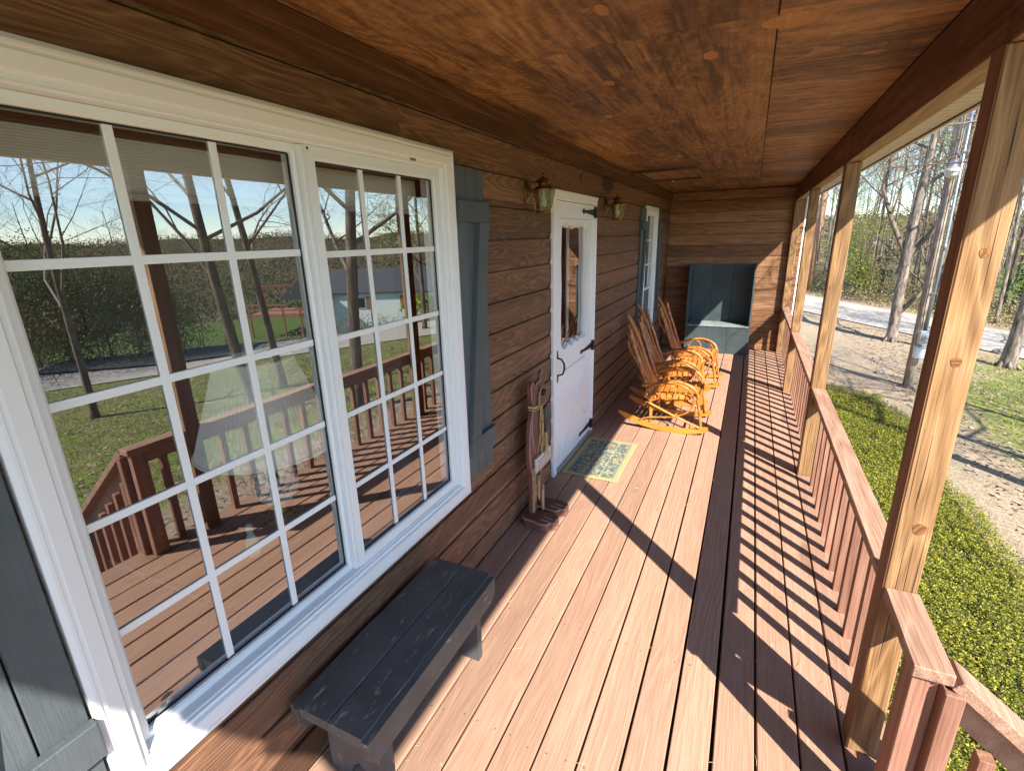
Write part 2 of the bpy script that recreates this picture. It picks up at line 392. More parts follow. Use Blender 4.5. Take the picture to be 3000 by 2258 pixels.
def ground_mat():
    b = NB('yard ground'); v = b.n('NewGeometry').outputs['Position']; s = b.n('SeparateXYZ', {0: v}); X = s.outputs[0]; Y = s.outputs[1]
    n1 = b.noise(v, .45, 4, .6); n2 = b.noise(v, 3.0, 5, .65); n3 = b.noise(v, 22, 4, .65); n4 = b.noise(v, 70, 3, .6)
    grass = b.ramp(n2, [(.3, (.072, .120, .018)), (.5, (.145, .190, .036)), (.7, (.25, .25, .078))])
    grass = b.mix(b.rng(n3, .45, .7, 0, .55), grass, (.32, .25, .13))
    litter = b.ramp(n3, [(.25, (.15, .105, .072)), (.5, (.30, .225, .165)), (.75, (.42, .335, .255))])
    litter = b.mix(b.rng(n4, .4, .75, 0, .5), litter, (.48, .40, .32))
    # mulch strip round the bed, and the litter covered corner towards the far end of the porch
    strip = b.math('MULTIPLY', b.rng(b.math('ADD', X, b.math('MULTIPLY', n1, 1.6)), 6.2, 5.2), .9)
    far = b.rng(b.math('SUBTRACT', b.math('MULTIPLY', Y, .60), b.math('ADD', X, b.math('MULTIPLY', n1, -2.5))), 2.8, 4.6)
    lit = b.math('MAXIMUM', strip, b.math('MULTIPLY', far, .9))
    lit = b.math('ADD', lit, b.rng(n2, .62, .8, 0, .25), clamp=True)
    c = b.mix(lit, grass, litter)
    woods = b.ramp(n2, [(.3, (.075, .055, .030)), (.55, (.15, .115, .065)), (.75, (.11, .12, .040))])
    d = b.math('DIVIDE', b.math('ADD', b.math('SUBTRACT', Y, 24.8), b.math('MULTIPLY', X, 1.05)), 1.45)
    leftw = b.rng(X, 16, 11)
    c = b.mix(b.math('MULTIPLY', b.rng(d, 5.2, 6.6), leftw), c, woods)
    lawn = b.ramp(n2, [(.3, (.055, .095, .018)), (.7, (.12, .165, .04))])
    c = b.mix(b.math('MULTIPLY', b.rng(d, 4.6, 5.0), b.math('SUBTRACT', 1.0, leftw)), c, lawn)
    rr = b.n('VectorMath', {0: v}, operation='LENGTH').outputs['Value']
    hill = b.ramp(b.noise(v, .05, 6, .7), [(.3, (.050, .048, .022)), (.5, (.105, .085, .048)), (.7, (.080, .105, .030))])
    c = b.mix(b.rng(rr, 60, 90), c, hill)
    b.bump(b.math('ADD', n3, b.math('MULTIPLY', n4, .6)), .6, .03); return b.fin(c, .95, .1)
M['ground'] = ground_mat()
a = np.linspace(-1, 1, 261); g1 = np.sign(a) * (np.abs(a) * 26 + np.abs(a) ** 5 * 1500)
gx, gy = np.meshgrid(g1 + 8, g1 + 10, indexing='ij'); gzv = gz(gx, gy)
n_ = len(a); idx = np.arange(n_ * n_).reshape(n_, n_)
quads = np.stack([idx[:-1, :-1], idx[1:, :-1], idx[1:, 1:], idx[:-1, 1:]], -1).reshape(-1, 4)
npobj('ground', np.stack([gx, gy, gzv], -1).reshape(-1, 3), quads, M['ground'], smooth=True, kind='structure')

def strip_mesh(x0, y0, x1, y1, wd, off, lift, n=160):
    # a ribbon of width wd, centred off metres to the left-hand normal of the segment
    d = np.array([x1 - x0, y1 - y0]); L = np.hypot(*d); d = d / L; nn = np.array([-d[1], d[0]])
    t = np.linspace(0, L, n); rows = []
    for k in np.linspace(0, 1, 9):
        p = np.array([x0, y0]) + d * t[:, None] + nn * (off + (k - .5) * wd); rows.append(np.c_[p, gz(p[:, 0], p[:, 1]) + lift])
    V = np.stack(rows, 1).reshape(-1, 3); I = np.arange(n * 9).reshape(n, 9)
    return V, np.stack([I[:-1, :-1], I[1:, :-1], I[1:, 1:], I[:-1, 1:]], -1).reshape(-1, 4)
def road_mat():
    b = NB('pale worn road'); v = b.n('NewGeometry').outputs['Position']; n = b.noise(v, 60, 4, .7); n2 = b.noise(v, .8, 4, .6)
    c = b.ramp(n, [(.3, (.27, .245, .215)), (.7, (.44, .405, .36))]); c = b.mix(b.rng(n2, .45, .65, 0, .4), c, (.30, .285, .265))
    b.bump(n, .4, .01); return b.fin(c, .9, .2)
M['road'] = road_mat()
V, F = strip_mesh(60, 24.8 - 63, -50, 24.8 + 52.5, 4.4, -2.2, .03, 400)
npobj('road', V, F, M['road'], kind='structure', smooth=True)
# grass blades and litter in the part of the yard the photo sees
def scatter_quads(n, fx, hmin, hmax, wmin, wmax, lie):
    x, y = fx(n); z = gz(x, y); n = len(x)
    az = np.random.rand(n) * 6.283; h = np.random.uniform(hmin, hmax, n); wd = np.random.uniform(wmin, wmax, n)
    dx = np.cos(az) * wd; dy = np.sin(az) * wd
    lx = np.cos(az + 1.57 + np.random.normal(0, .5, n)) * h * lie; ly = np.sin(az + 1.57) * h * lie; hz = h * np.sqrt(max(0, 1 - lie * lie))
    p = np.stack([x, y, z], -1)
    V = np.stack([p - np.c_[dx, dy, 0 * dx - .004], p + np.c_[dx, dy, 0 * dx + .004], p + np.c_[lx + dx * .3, ly + dy * .3, hz + .006], p + np.c_[lx - dx * .3, ly - dy * .3, hz + .004]], 1).reshape(-1, 3)
    return V, np.arange(4 * n).reshape(n, 4)
def leafmat(name, c1, c2, c3=None, rough=.6, trans=.25, spec=.3):
    b = NB(name); g = b.n('NewGeometry'); r = g.outputs['Random Per Island']
    c = b.ramp(r, [(0, c1), (.6, c2), (1, c3 or c2)])
    b.fin(c, rough, spec)
    if trans:
        t = b.n('BsdfTranslucent', {'Color': c}); mx = b.n('MixShader', {0: trans}); b.L.new(b.b.outputs[0], mx.inputs[1]); b.L.new(t.outputs[0], mx.inputs[2]); b.L.new(mx.outputs[0], b.out.inputs[0])
    return b.m
def yard_pts(n):
    t = np.random.rand(n); az = R(5) + t * R(70); d = 4 + 18 * np.random.rand(n) ** .7
    x = 1.3 + d * np.sin(az); y = d * np.cos(az); k = (x > 4.0) & (y < 24.4 - 1.05 * x)
    return x[k], y[k]
def grass_pts(n):
    x, y = yard_pts(n); k = (x - .60 * y + 3.1 + np.random.normal(0, .9, len(x)) > 0) & (x > 5.3 + np.random.normal(0, .4, len(x))); return x[k], y[k]
V, F = scatter_quads(60000, grass_pts, .03, .075, .003, .007, .55)
npobj('grass', V, F, leafmat('grass blade', (.10, .14, .025), (.24, .24, .07), (.40, .33, .15)), kind='stuff')
V, F = scatter_quads(26000, yard_pts, .03, .08, .015, .035, .97)
npobj('leaf_litter', V, F, leafmat('dry leaf', (.17, .11, .065), (.32, .235, .16), (.46, .37, .28), .8, .1), kind='stuff')
# ------------------------------------------------------------------ the cabin: walls of siding boards
YE = 8.494; PITCH = .1646; ZC = 2.40
OPEN = [(.385, 1.955, .535, 2.125), (3.255, 4.24, -1, 2.06), (6.49, 7.26, .525, 2.10)]   # y0 y1 z0 z1 of the wall openings
def board_prof(h):
    return [(-.022, 0.0), (-.0035, 0.0), (0.0, .003), (0.0, .1235), (-.003, .1255), (-.019, .1255), (-.019, .1310), (-.0095, .1325), (-.0095, h), (-.022, h)]
wall = empty('front_wall', (0, 0, 0), label='long brown board wall holding the window and the white door', cat='wall', kind='structure')
def wall_piece(y0, y1, z0, z1, k):
    mb = MB(); full = abs((z1 - z0) - PITCH) < 1e-3
    if full: mb.prism([(x + random.uniform(-.0015, .0015) * 0, z0 + z) for x, z in board_prof(PITCH - .001)], y0, y1, 'y')
    else: mb.box(-.022, y0, z0, 0.0, y1, z1)
    obj('siding_board', mb, M['siding'], wall)
for k in range(14):
    z0 = .005 + PITCH * k; z1 = z0 + PITCH
    cuts = [-.80]; ev = []
    for (a, b, c, d) in OPEN:
        if z1 > c and z0 < d: ev.append((a, b, c, d))
    joints = {13: [1.66], 12: [5.2], 9: [2.75], 7: [6.0], 4: [2.6], 11: [5.9]}.get(k, [])
    y = -.80; segs = []
    for (a, b, c, d) in ev:
        segs.append((y, a)); y = b
        if z0 < c - .02: wall_piece(a, b, z0, c, k)
        if z1 > d + .02: wall_piece(a, b, d, z1 - .001, k)
    segs.append((y, YE))
    for (p, q) in segs:
        js = [j for j in joints if p + .1 < j < q - .1]
        pts = [p] + js + [q]
        for i in range(len(pts) - 1): wall_piece(pts[i] + (.0012 if i else 0), pts[i + 1] - (.0012 if i < len(pts) - 2 else 0), z0, z1, k)
back = MB()
for (y0, y1, z0, z1) in [(-.8, .385, -.9, 2.4), (1.955, 3.255, -.9, 2.4), (4.24, 6.49, -.9, 2.4), (7.26, 8.6, -.9, 2.4), (.385, 1.955, -.9, .535), (.385, 1.955, 2.125, 2.4), (3.255, 4.24, 2.06, 2.4), (6.49, 7.26, -.9, .525), (6.49, 7.26, 2.10, 2.4), (3.255, 4.24, -.9, -.01)]:
    back.box(-.11, y0, z0, -.0225, y1, z1)
obj('sheathing', back, M['dark'], wall)
fr = MB()
for (a, b) in ((-.8, 3.4), (3.402, YE - .002)): obj('frieze_board', MB().prism([(.001, 2.285), (.026, 2.285), (.026, 2.352), (.018, 2.36), (.018, 2.398), (.001, 2.398)], a, b, 'y'), M['frieze'], wall)
obj('frieze_cap', MB().box(.0265, -.8, 2.345, .040, YE - .002, 2.399, .004), M['frieze'], wall)
# small dark vent notch and nail-plate seen on the top boards
obj('wall_notch', MB().box(.0005, 3.86, 2.18, .003, 3.885, 2.235), M['dark'], wall)

ew = empty('end_wall', (.9, YE, 0), label='short board wall closing the far end of the porch', cat='wall', kind='structure')
ejoin = {2: 1.1, 6: .7, 10: 1.2}
for k in range(-1, 15):
    z0 = 2.262 - PITCH * (k + 0) + .0; z1 = min(z0 + PITCH, 2.398)
    if z0 < -.06: continue
    z0 = max(z0, .004)
    h = z1 - z0
    if h < .03: continue
    xs = [.002, 1.86] if k not in ejoin else [.002, ejoin[k], 1.86]
    for i in range(len(xs) - 1):
        pr = [(YE + .02, z0), (YE, z0), (YE, z1 - .012), (YE + .004, z1 - .0085), (YE + .018, z1 - .0075), (YE + .018, z1 - .001), (YE + .02, z1 - .001)]
        v = MB(); n = len(pr); a = xs[i] + (.001 if i else 0); b = xs[i + 1] - (.001 if i < len(xs) - 2 else 0)
        v.add([(a, p, q) for p, q in pr] + [(b, p, q) for p, q in pr], [tuple(range(n)), tuple(range(n, 2 * n))[::-1]] + [(j, (j + 1) % n, n + (j + 1) % n, n + j) for j in range(n)])
        obj('siding_board', v, M['siding_x'], ew)
obj('sheathing', MB().box(.0, YE + .021, -.9, 1.86, YE + .09, 2.42), M['dark'], ew)

# rest of the house beyond the end wall, and the interior behind the glass
hw = empty('house_wing', (.9, 10, -1), label='wing of the house continuing past the porch end', cat='house', kind='structure')
obj('wall', MB().box(-.1, YE + .091, -1.2, 1.86, 13.5, 2.40), M['siding_x'], hw)
obj('corner_trim', MB().box(1.862, YE - .005, -1.0, 1.885, YE + .12, 2.395, .003), M['white'], hw)
rm = empty('living_room', (-2, 3, 0), kind='structure')
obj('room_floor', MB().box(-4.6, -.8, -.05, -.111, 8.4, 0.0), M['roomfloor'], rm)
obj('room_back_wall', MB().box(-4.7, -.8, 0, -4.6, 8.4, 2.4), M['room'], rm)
for (a, b, c, d) in ((-4.6, -.111, 0, .75), (-4.6, -.111, 2.2, 2.4), (-4.6, -4.2, .751, 2.199), (-.5, -.111, .751, 2.199)): obj('room_side_wall', MB().box(a, -.9, c, b, -.8, d), M['room'], rm)  # wall pieces leave an out-of-view opening, added to brighten the table lamp
for x in (-4.2, -2.99, -1.76, -.54): obj('added_window_post', MB().box(x, -.88, .752, x + .04, -.82, 2.198), M['vinyl'], rm)  # frame bars of the added daylight opening
obj('added_window_rail', MB().box(-4.15, -.87, 1.46, -.55, -.83, 1.50), M['vinyl'], rm)
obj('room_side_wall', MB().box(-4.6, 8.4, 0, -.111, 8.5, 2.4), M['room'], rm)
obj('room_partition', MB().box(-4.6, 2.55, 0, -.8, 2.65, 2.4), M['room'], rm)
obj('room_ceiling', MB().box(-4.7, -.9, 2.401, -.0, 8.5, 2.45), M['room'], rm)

# ------------------------------------------------------------------ porch floor
deck = empty('porch_floor', (.9, 3.7, 0), label='red brown plank porch floor', cat='porch floor', kind='structure')
B0 = .1415; W = .143
lines = [-.002] + [B0 + W * k for k in range(12)] + [1.872]
gapw = [0, .007, .007, .0065, .007, .0075, .008, .009, .0105, .013, .009, .0075, .007, 0]
dj = {1: [6.3], 3: [5.15], 5: [4.55], 6: [6.7], 8: [4.72], 9: [7.4], 10: [5.6], 11: [4.4]}
nails = MB()
for i in range(13):
    x0 = lines[i] + gapw[i] / 2; x1 = lines[i + 1] - gapw[i + 1] / 2
    pts = [-1.0] + dj.get(i, []) + [YE - .003]
    for j in range(len(pts) - 1):
        a = pts[j] + (.0015 if j else 0); b = pts[j + 1] - (.0015 if j < len(pts) - 2 else 0); e = .0035; dz = random.uniform(-.0012, .0006)
        dr = random.uniform(-.0012, .0012)
        obj('deck_board', MB().prism([(x0, -.036), (x1, -.036), (x1, -e - .001 + dz), (x1 - .0015, -.0015 + dz), (x1 - e, dz), (x0 + e, dz + dr), (x0 + .0015, -.0015 + dz), (x0, -e - .001 + dz)], a, b, 'y'), M['deck'], deck)
    for y in np.arange(-.6, 8.4, .61):
        for dx in (.028, x1 - x0 - .028):
            if random.random() < .85: nails.lathe([(.0042, .0), (.0042, .0007), (.002, .001)], x0 + dx + random.uniform(-.006, .006), y + random.uniform(-.012, .012), .0002, 7)
obj('nail_heads', nails, plain('dull nail head', (.30, .25, .22), .5, .5, .3), deck, kind='stuff')
nd = MB(); rn = random.Random(8)
for i in range(70):
    x = rn.choice(lines[1:12]) + rn.uniform(-.01, .01) if rn.random() < .6 else rn.uniform(1.5, 1.8); y = rn.choice((rn.uniform(1.2, 2.0), rn.uniform(.3, 6))); a = rn.uniform(0, 3.14); L = rn.uniform(.012, .05)
    nd.tube([(x, y, .0015), (x + L * .5 * math.cos(a) + .003, y + L * .5 * math.sin(a), .003), (x + L * math.cos(a), y + L * math.sin(a), .0015)], .0008, 4)
obj('dry_needles', nd, plain('dry pine needle', (.50, .36, .16), .8), deck, kind='stuff')
kh = MB(); kp = [(.010 * math.cos(t) * (1 + .3 * math.sin(2 * t)), .024 * math.sin(t) * (1 + .25 * math.cos(3 * t))) for t in np.linspace(0, 6.283, 13)[:-1]]
kh.prism([(.690 + p, .805 + q) for p, q in kp], -.03, .0012, 'z'); obj('knot_hole', kh, M['dark'], deck)
jo = MB()
for y in np.arange(-.6, 8.4, .61): jo.box(.01, y - .019, -.22, 1.83, y + .019, -.0365)
obj('joist', jo, M['beam'], deck, kind='stuff')
obj('rim_board', MB().box(1.832, -1.0, -.24, 1.862, YE, -.0365, .003), M['rail'], deck)
sk = MB()
obj('foundation_skirt', MB().box(1.79, -1.0, -1.4, 1.83, YE, -.2205), M['rail'], deck)

# ------------------------------------------------------------------ porch ceiling, beam, eave and roof
ceil = empty('porch_ceiling', (.9, 3.7, ZC), label='orange brown plywood porch ceiling', cat='ceiling', kind='structure')
def panel(x0, y0, x1, y1, m): obj('ceiling_panel', MB().box(x0 + .0018, y0 + .0022, ZC, x1 - .0018, y1 - .0022, ZC + .012, .002), m, ceil)
for (y0, y1) in ((-.8, 1.872), (1.872, 4.31), (4.31, 6.75), (6.75, YE)): panel(.0, y0, 1.236, y1, M['ply_y'])
for (y0, y1) in ((-.8, 1.86), (1.86, 4.15), (4.15, 6.59), (6.59, YE)): panel(1.236, y0, 1.728, y1, M['ply_x'])
rng_ = random.Random(3)
for (x, y, a, b) in [(1.40, 2.30, .045, .022), (1.56, 2.42, .042, .02), (1.42, 2.75, .042, .02), (1.03, 2.16, .05, .026), (.62, 2.30, .04, .022), (.46, 2.9, .04, .02), (.16, 1.76, .05, .026), (.28, 1.95, .055, .026), (.42, 1.5, .05, .025), (.78, 1.6, .04, .02), (.9, 4.2, .04, .02), (.62, 4.6, .045, .022), (1.05, 3.6, .045, .02), (.35, 5.1, .04, .02), (1.28, 1.95, .09, .06), (.75, 3.2, .045, .02)]:
    t = np.linspace(0, 6.283, 19)[:-1]; rx, ry = (a, b) if x > 1.236 else (b, a)
    obj('plywood_plug', MB().prism([(x + rx * math.cos(q), y + ry * math.sin(q)) for q in t], ZC - .0006, ZC + .002, 'z'), M['plug'], ceil)
obj('ceiling_backing', MB().box(-.1, -.8, ZC + .013, 1.80, YE + .09, ZC + .025), M['dark'], ceil)
hm = MB()
for bx in [(.05, 5.395, .68, 5.435), (.05, 6.40, .68, 6.44), (.64, 5.436, .68, 6.399), (.05, 5.436, .085, 6.399)]: obj('hatch_frame', MB().box(bx[0], bx[1], ZC - .022, bx[2], bx[3], ZC - .0005, .002), M['siding'], ceil)
obj('hatch_panel', MB().box(.105, 5.465, ZC - .004, .615, 6.365, ZC - .0005), M['ply_y'], ceil)
obj('hatch_gap', MB().box(.0855, 5.4365, ZC - .0018, .6395, 6.3985, ZC - .0003), M['dark'], ceil)
obj('hatch_latch', MB().box(.30, 6.41, ZC - .030, .33, 6.425, ZC - .0225, .002), M['vinyl'], ceil)

bmr = empty('porch_beam', (1.77, 3.7, 2.3), label='long brown double beam carried by the posts', cat='beam', kind='structure')
for (y0, y1) in ((-.9, 1.73), (1.732, 3.995), (3.997, 6.29), (6.292, YE - .002)):
    obj('beam_plank', MB().box(1.728, y0, 2.196, 1.768, y1, 2.3995, .003), M['beam'], bmr)
    obj('beam_plank', MB().box(1.7695, y0, 2.200, 1.812, y1, 2.3995, .003), M['beam'], bmr)
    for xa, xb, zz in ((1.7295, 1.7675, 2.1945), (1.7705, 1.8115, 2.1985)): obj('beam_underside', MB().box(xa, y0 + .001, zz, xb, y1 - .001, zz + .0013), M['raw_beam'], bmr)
ev = empty('eave', (2.03, 4, 2.4), label='almond metal soffit and fascia outside the beam', cat='eave', kind='structure')
y = -1.1
while y < 13.4:
    p = [(2.412, y), (2.412, y + .088), (2.428, y + .092), (2.428, y + .106), (2.412, y + .110), (2.412, y + .190), (2.428, y + .1935), (2.428, y + .2015), (2.434, y + .2015), (2.434, y)]
    mb = MB(); n = len(p)
    mb.add([(1.813, q, z) for z, q in p] + [(2.2385, q, z) for z, q in p], [tuple(range(n)), tuple(range(n, 2 * n))[::-1]] + [(j, (j + 1) % n, n + (j + 1) % n, n + j) for j in range(n)])
    obj('soffit_panel', mb, M['soffit'], ev); y += .202
obj('fascia', MB().box(2.2405, -1.12, 2.395, 2.262, 13.4, 2.53, .003), M['fascia'], ev)
obj('drip_gap', MB().box(2.2385, -1.12, 2.405, 2.2404, 13.4, 2.53), M['dark'], ev)
rf = empty('porch_roof', (1, 6, 2.5), label='shingled roof over the porch', cat='roof', kind='structure')
rs = MB(); m_ = .373; RY = -1.14
rs.add([(2.30, RY, 2.385 + .03), (2.30, 13.5, 2.415), (-2.4, 13.5, 2.415 + m_ * 4.7), (-2.4, RY, 2.415 + m_ * 4.7), (2.30, RY, 2.54), (2.30, 13.5, 2.54), (-2.4, 13.5, 2.54 + m_ * 4.7), (-2.4, RY, 2.54 + m_ * 4.7)], [(0, 3, 2, 1), (4, 5, 6, 7), (0, 1, 5, 4), (1, 2, 6, 5), (2, 3, 7, 6), (3, 0, 4, 7)])
for i in range(4): pass
for vtx in (0, 1): rs.v[vtx] = (2.2635, rs.v[vtx][1], 2.4345)
for vtx in (4, 5): rs.v[vtx] = (2.2635, rs.v[vtx][1], 2.54)
obj('shingles', rs, M['shingle'], rf)
obj('rake_board', MB().add([(2.262, RY, 2.395), (-2.4, RY, 2.395 + m_ * 4.662), (-2.4, RY, 2.6 + m_ * 4.662), (2.262, RY, 2.535), (2.262, RY - .02, 2.395), (-2.4, RY - .02, 2.395 + m_ * 4.662), (-2.4, RY - .02, 2.6 + m_ * 4.662), (2.262, RY - .02, 2.535)], [(0, 1, 2, 3), (4, 7, 6, 5), (0, 4, 5, 1), (1, 5, 6, 2), (2, 6, 7, 3), (3, 7, 4, 0)]), M['fascia'], rf)
obj('gable_infill', MB().add([(1.81, -.80, 2.401), (-.1, -.80, 2.401), (-.1, -.80, 2.40 + m_ * 2.36), (1.81, -.80, 2.40 + m_ * .45), (1.81, -.74, 2.401), (-.1, -.74, 2.401), (-.1, -.74, 2.40 + m_ * 2.36), (1.81, -.74, 2.40 + m_ * .45)], [(0, 1, 2, 3), (4, 7, 6, 5), (0, 4, 5, 1), (1, 5, 6, 2), (2, 6, 7, 3), (3, 7, 4, 0)]), M['siding_x'], rf)

# ------------------------------------------------------------------ posts, railing, steps
PY = [1.688, 3.993, 6.261, 8.400]; ZR = .696
plabel = ['knotty square porch post nearest the steps, widest in view', 'second square porch post, beside the near half of the railing', 'third square porch post, level with the far rocking chairs', 'square half-lit post standing against the end wall']
KN = {1.688: [(1.773, 1.722, .011), (1.769, 1.434, .012), (1.778, .915, .017)], 3.993: [(1.745, 1.41, .012)], 6.261: [(1.767, 1.90, .010), (1.757, 1.05, .010)]}
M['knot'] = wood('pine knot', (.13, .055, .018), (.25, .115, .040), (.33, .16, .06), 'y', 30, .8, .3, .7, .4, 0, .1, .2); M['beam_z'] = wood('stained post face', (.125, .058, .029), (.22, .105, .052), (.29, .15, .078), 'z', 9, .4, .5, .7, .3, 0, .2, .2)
for yy, lb in zip(PY, plabel):
    p = empty('porch_post', (1.767, yy + .043, 0), label=lb, cat='post', group='posts along the porch')
    obj('shaft', MB().box(1.7235, yy, .0015, 1.8105, yy + .087, 2.193, .004), M['post'], p)
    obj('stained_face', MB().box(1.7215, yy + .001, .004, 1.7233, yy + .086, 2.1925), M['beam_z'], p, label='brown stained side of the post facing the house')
    ck = MB(); rk_ = random.Random(int(yy * 10))
    for i in range(9):
        x = 1.7235 + rk_.uniform(.012, .075); z = rk_.uniform(.1, 2.0); L = rk_.uniform(.08, .38); q = rk_.uniform(-.004, .004); wd = rk_.uniform(.0006, .0014)
        ck.prism([(x, z), (x + wd + q * .5, z + L * .5), (x + q, z + L), (x - wd + q * .5, z + L * .45)], yy - .0006, yy + .002, 'y')
    obj('weather_checks', ck, M['dark'], p, kind='stuff')
    for (kx, kz, kr) in KN.get(round(yy, 3), []):
        t = np.linspace(0, 6.283, 15)[:-1]; kp = [(kx + kr * math.cos(q) * (1 + .12 * math.sin(3 * q)), kz + kr * 1.25 * math.sin(q) * (1 + .1 * math.cos(2 * q))) for q in t]
        obj('knot', MB().prism(kp, yy - .0012, yy + .004, 'y'), M['knot'], p)
# knots of the nearest post are proud rings of darker grain
def rail_section(y0, y1, lb, bals):
    r = empty('porch_railing', (1.78, (y0 + y1) / 2, 0), label=lb, cat='railing', group='railing sections between the posts')
    obj('rail_cap', MB().box(1.7265, y0 + .002, ZR - .036, 1.8155, y1 - .002, ZR, .003), M['rail'], r)
    obj('sub_rail', MB().box(1.793, y0 + .002, ZR - .128, 1.8295, y1 - .002, ZR - .0375, .003), M['rail'], r)
    if not bals: return r
    n = max(1, round((y1 - y0) / .1715)); first = None
    for i in range(1, n + 1):
        yb = y1 + .02 - i * .1718
        if yb < y0 + .03: break
        obj('baluster', MB().box(1.7875, yb - .019, .0015 if True else 0, 1.8255 - .034, yb + .019, ZR - .0375, .002) if False else MB().box(1.790, yb - .019, -.12, 1.8275, yb + .019, ZR - .129, .002), M['rail_z'], r)
    return r
rail_section(PY[0] + .087, PY[1], 'near long stretch of brown railing with slim balusters above the green bed', True)
rail_section(PY[1] + .087, PY[2], 'middle stretch of brown railing between second and third posts', True)
rail_section(PY[2] + .087, PY[3], 'farthest short-looking stretch of railing ending at the end wall', True)
r = empty('corner_railing', (1.78, 1.45, 0), label='short railing stub from the nearest post to the step corner', cat='railing')
obj('rail_cap', MB().box(1.7265, 1.356, ZR - .036, 1.8155, PY[0] - .002, ZR, .003), M['rail'], r)
obj('sub_rail', MB().box(1.793, 1.41, ZR - .128, 1.8295, PY[0] - .002, ZR - .0375, .003), M['rail'], r)
obj('corner_post', MB().box(1.733, 1.372, .0015, 1.775, 1.452, ZR - .0375, .003), M['rail_z'], r)
obj('corner_post', MB().box(1.7985, 1.345, -.15, 1.842, 1.409, ZR - .052, .003), M['rail_z'], r)
obj('corner_block', MB().box(1.776, 1.385, .0015, 1.7975, 1.452, ZR - .0375, .002), M['rail_z'], r)
obj('baluster', MB().box(1.790, 1.55, -.12, 1.8275, 1.588, ZR - .129, .002), M['rail_z'], r)
st = empty('step_railing', (2.4, 1.40, -.5), label='sloping handrail running down beside the porch steps', cat='handrail')
sl = math.atan(.80)
def sloped(x0, L, y0, y1, zt, th):
    mb = MB().box(0, y0, -th, L, y1, 0, .003); T = Matrix.Translation((x0, 0, zt)) @ Matrix.Rotation(sl, 4, 'Y'); return mb.xf(T)
obj('rail_cap', sloped(1.835, 1.62, 1.356, 1.445, ZR - .015, .036), M['rail'], st)
obj('sub_rail', sloped(1.845, 1.60, 1.412, 1.448, ZR - .064, .089), M['rail'], st)
for i in range(9):
    x = 1.93 + i * .125; zt = ZR - .064 - .80 * (x - 1.845) - .12
    obj('baluster', MB().box(x - .018, 1.374, zt - .62, x + .018, 1.4115, zt, .002), M['rail_z'], st)
obj('lower_rail', sloped(1.90, 1.45, 1.412, 1.448, ZR - .70, .089), M['rail'], st)
obj('newel', MB().box(3.06, 1.357, -1.3, 3.15, 1.446, -.33, .004), M['rail_z'], st)
sp = empty('porch_steps', (2.4, .7, -1), label='plank steps leading down from the porch to the yard', cat='steps')
for i in range(5):
    for k in (0, 1): obj('tread', MB().box(1.875 + i * .25 + k * .129, -.35, -.236 - i * .2, 1.875 + i * .25 + k * .129 + .125, 1.37, -.20 - i * .2, .003), M['deck'], sp)
for yy in (-.3, 1.31):
    obj('stringer', MB().prism([(1.87, -.25), (1.87, -.52), (3.0, -1.42), (3.14, -1.36), (3.14, -1.24)], yy, yy + .038, 'y'), M['rail'], sp)
sf = empty('downspout', (1.95, YE + .06, -1), label='white downspout at the far corner behind the last post', cat='downspout')
obj('pipe', MB().box(1.886, YE + .01, -1.05, 1.955, YE + .09, 2.36, .012), M['vinyl'], sf)
for z in (.2, 1.6): obj('strap', MB().box(1.884, YE + .008, z, 1.957, YE + .092, z + .03, .004), M['white'], sf)

# ------------------------------------------------------------------ big window
def picture_frame(y0, y1, z0, z1, prof, mat, par, nm):
    # mitred moulding: prof = (distance in from the outer edge, x); closed profile, one mesh per side
    cs = [(y0, z0, 1, 1), (y1, z0, -1, 1), (y1, z1, -1, -1), (y0, z1, 1, -1)]
    for i in range(4):
        a = cs[i]; b = cs[(i + 1) % 4]; n = len(prof)
        v = [(x, a[0] + a[2] * d, a[1] + a[3] * d) for d, x in prof] + [(x, b[0] + b[2] * d, b[1] + b[3] * d) for d, x in prof]
        obj(nm, MB().add(v, [tuple(range(n)), tuple(range(n, 2 * n))[::-1]] + [(j, (j + 1) % n, n + (j + 1) % n, n + j) for j in range(n)]), mat, par)
win = empty('picture_window', (0, 1.17, 1.33), label='large white sliding window with grids reflecting the yard', cat='window')
casing_prof = [(0, .0005), (0, .026), (.010, .031), (.016, .031), (.018, .027), (.024, .027), (.026, .031), (.056, .026), (.060, .020), (.062, .0005)]
picture_frame(.346, 1.992, .512, 2.151, casing_prof, M['white'], win, 'casing')
picture_frame(.4005, 1.9375, .5665, 2.0965, [(0, .0003), (0, .016), (.018, .016), (.020, .006), (.024, .006), (.026, .0), (.026, -.10), (.002, -.10)], M['vinyl'], win, 'window_frame')
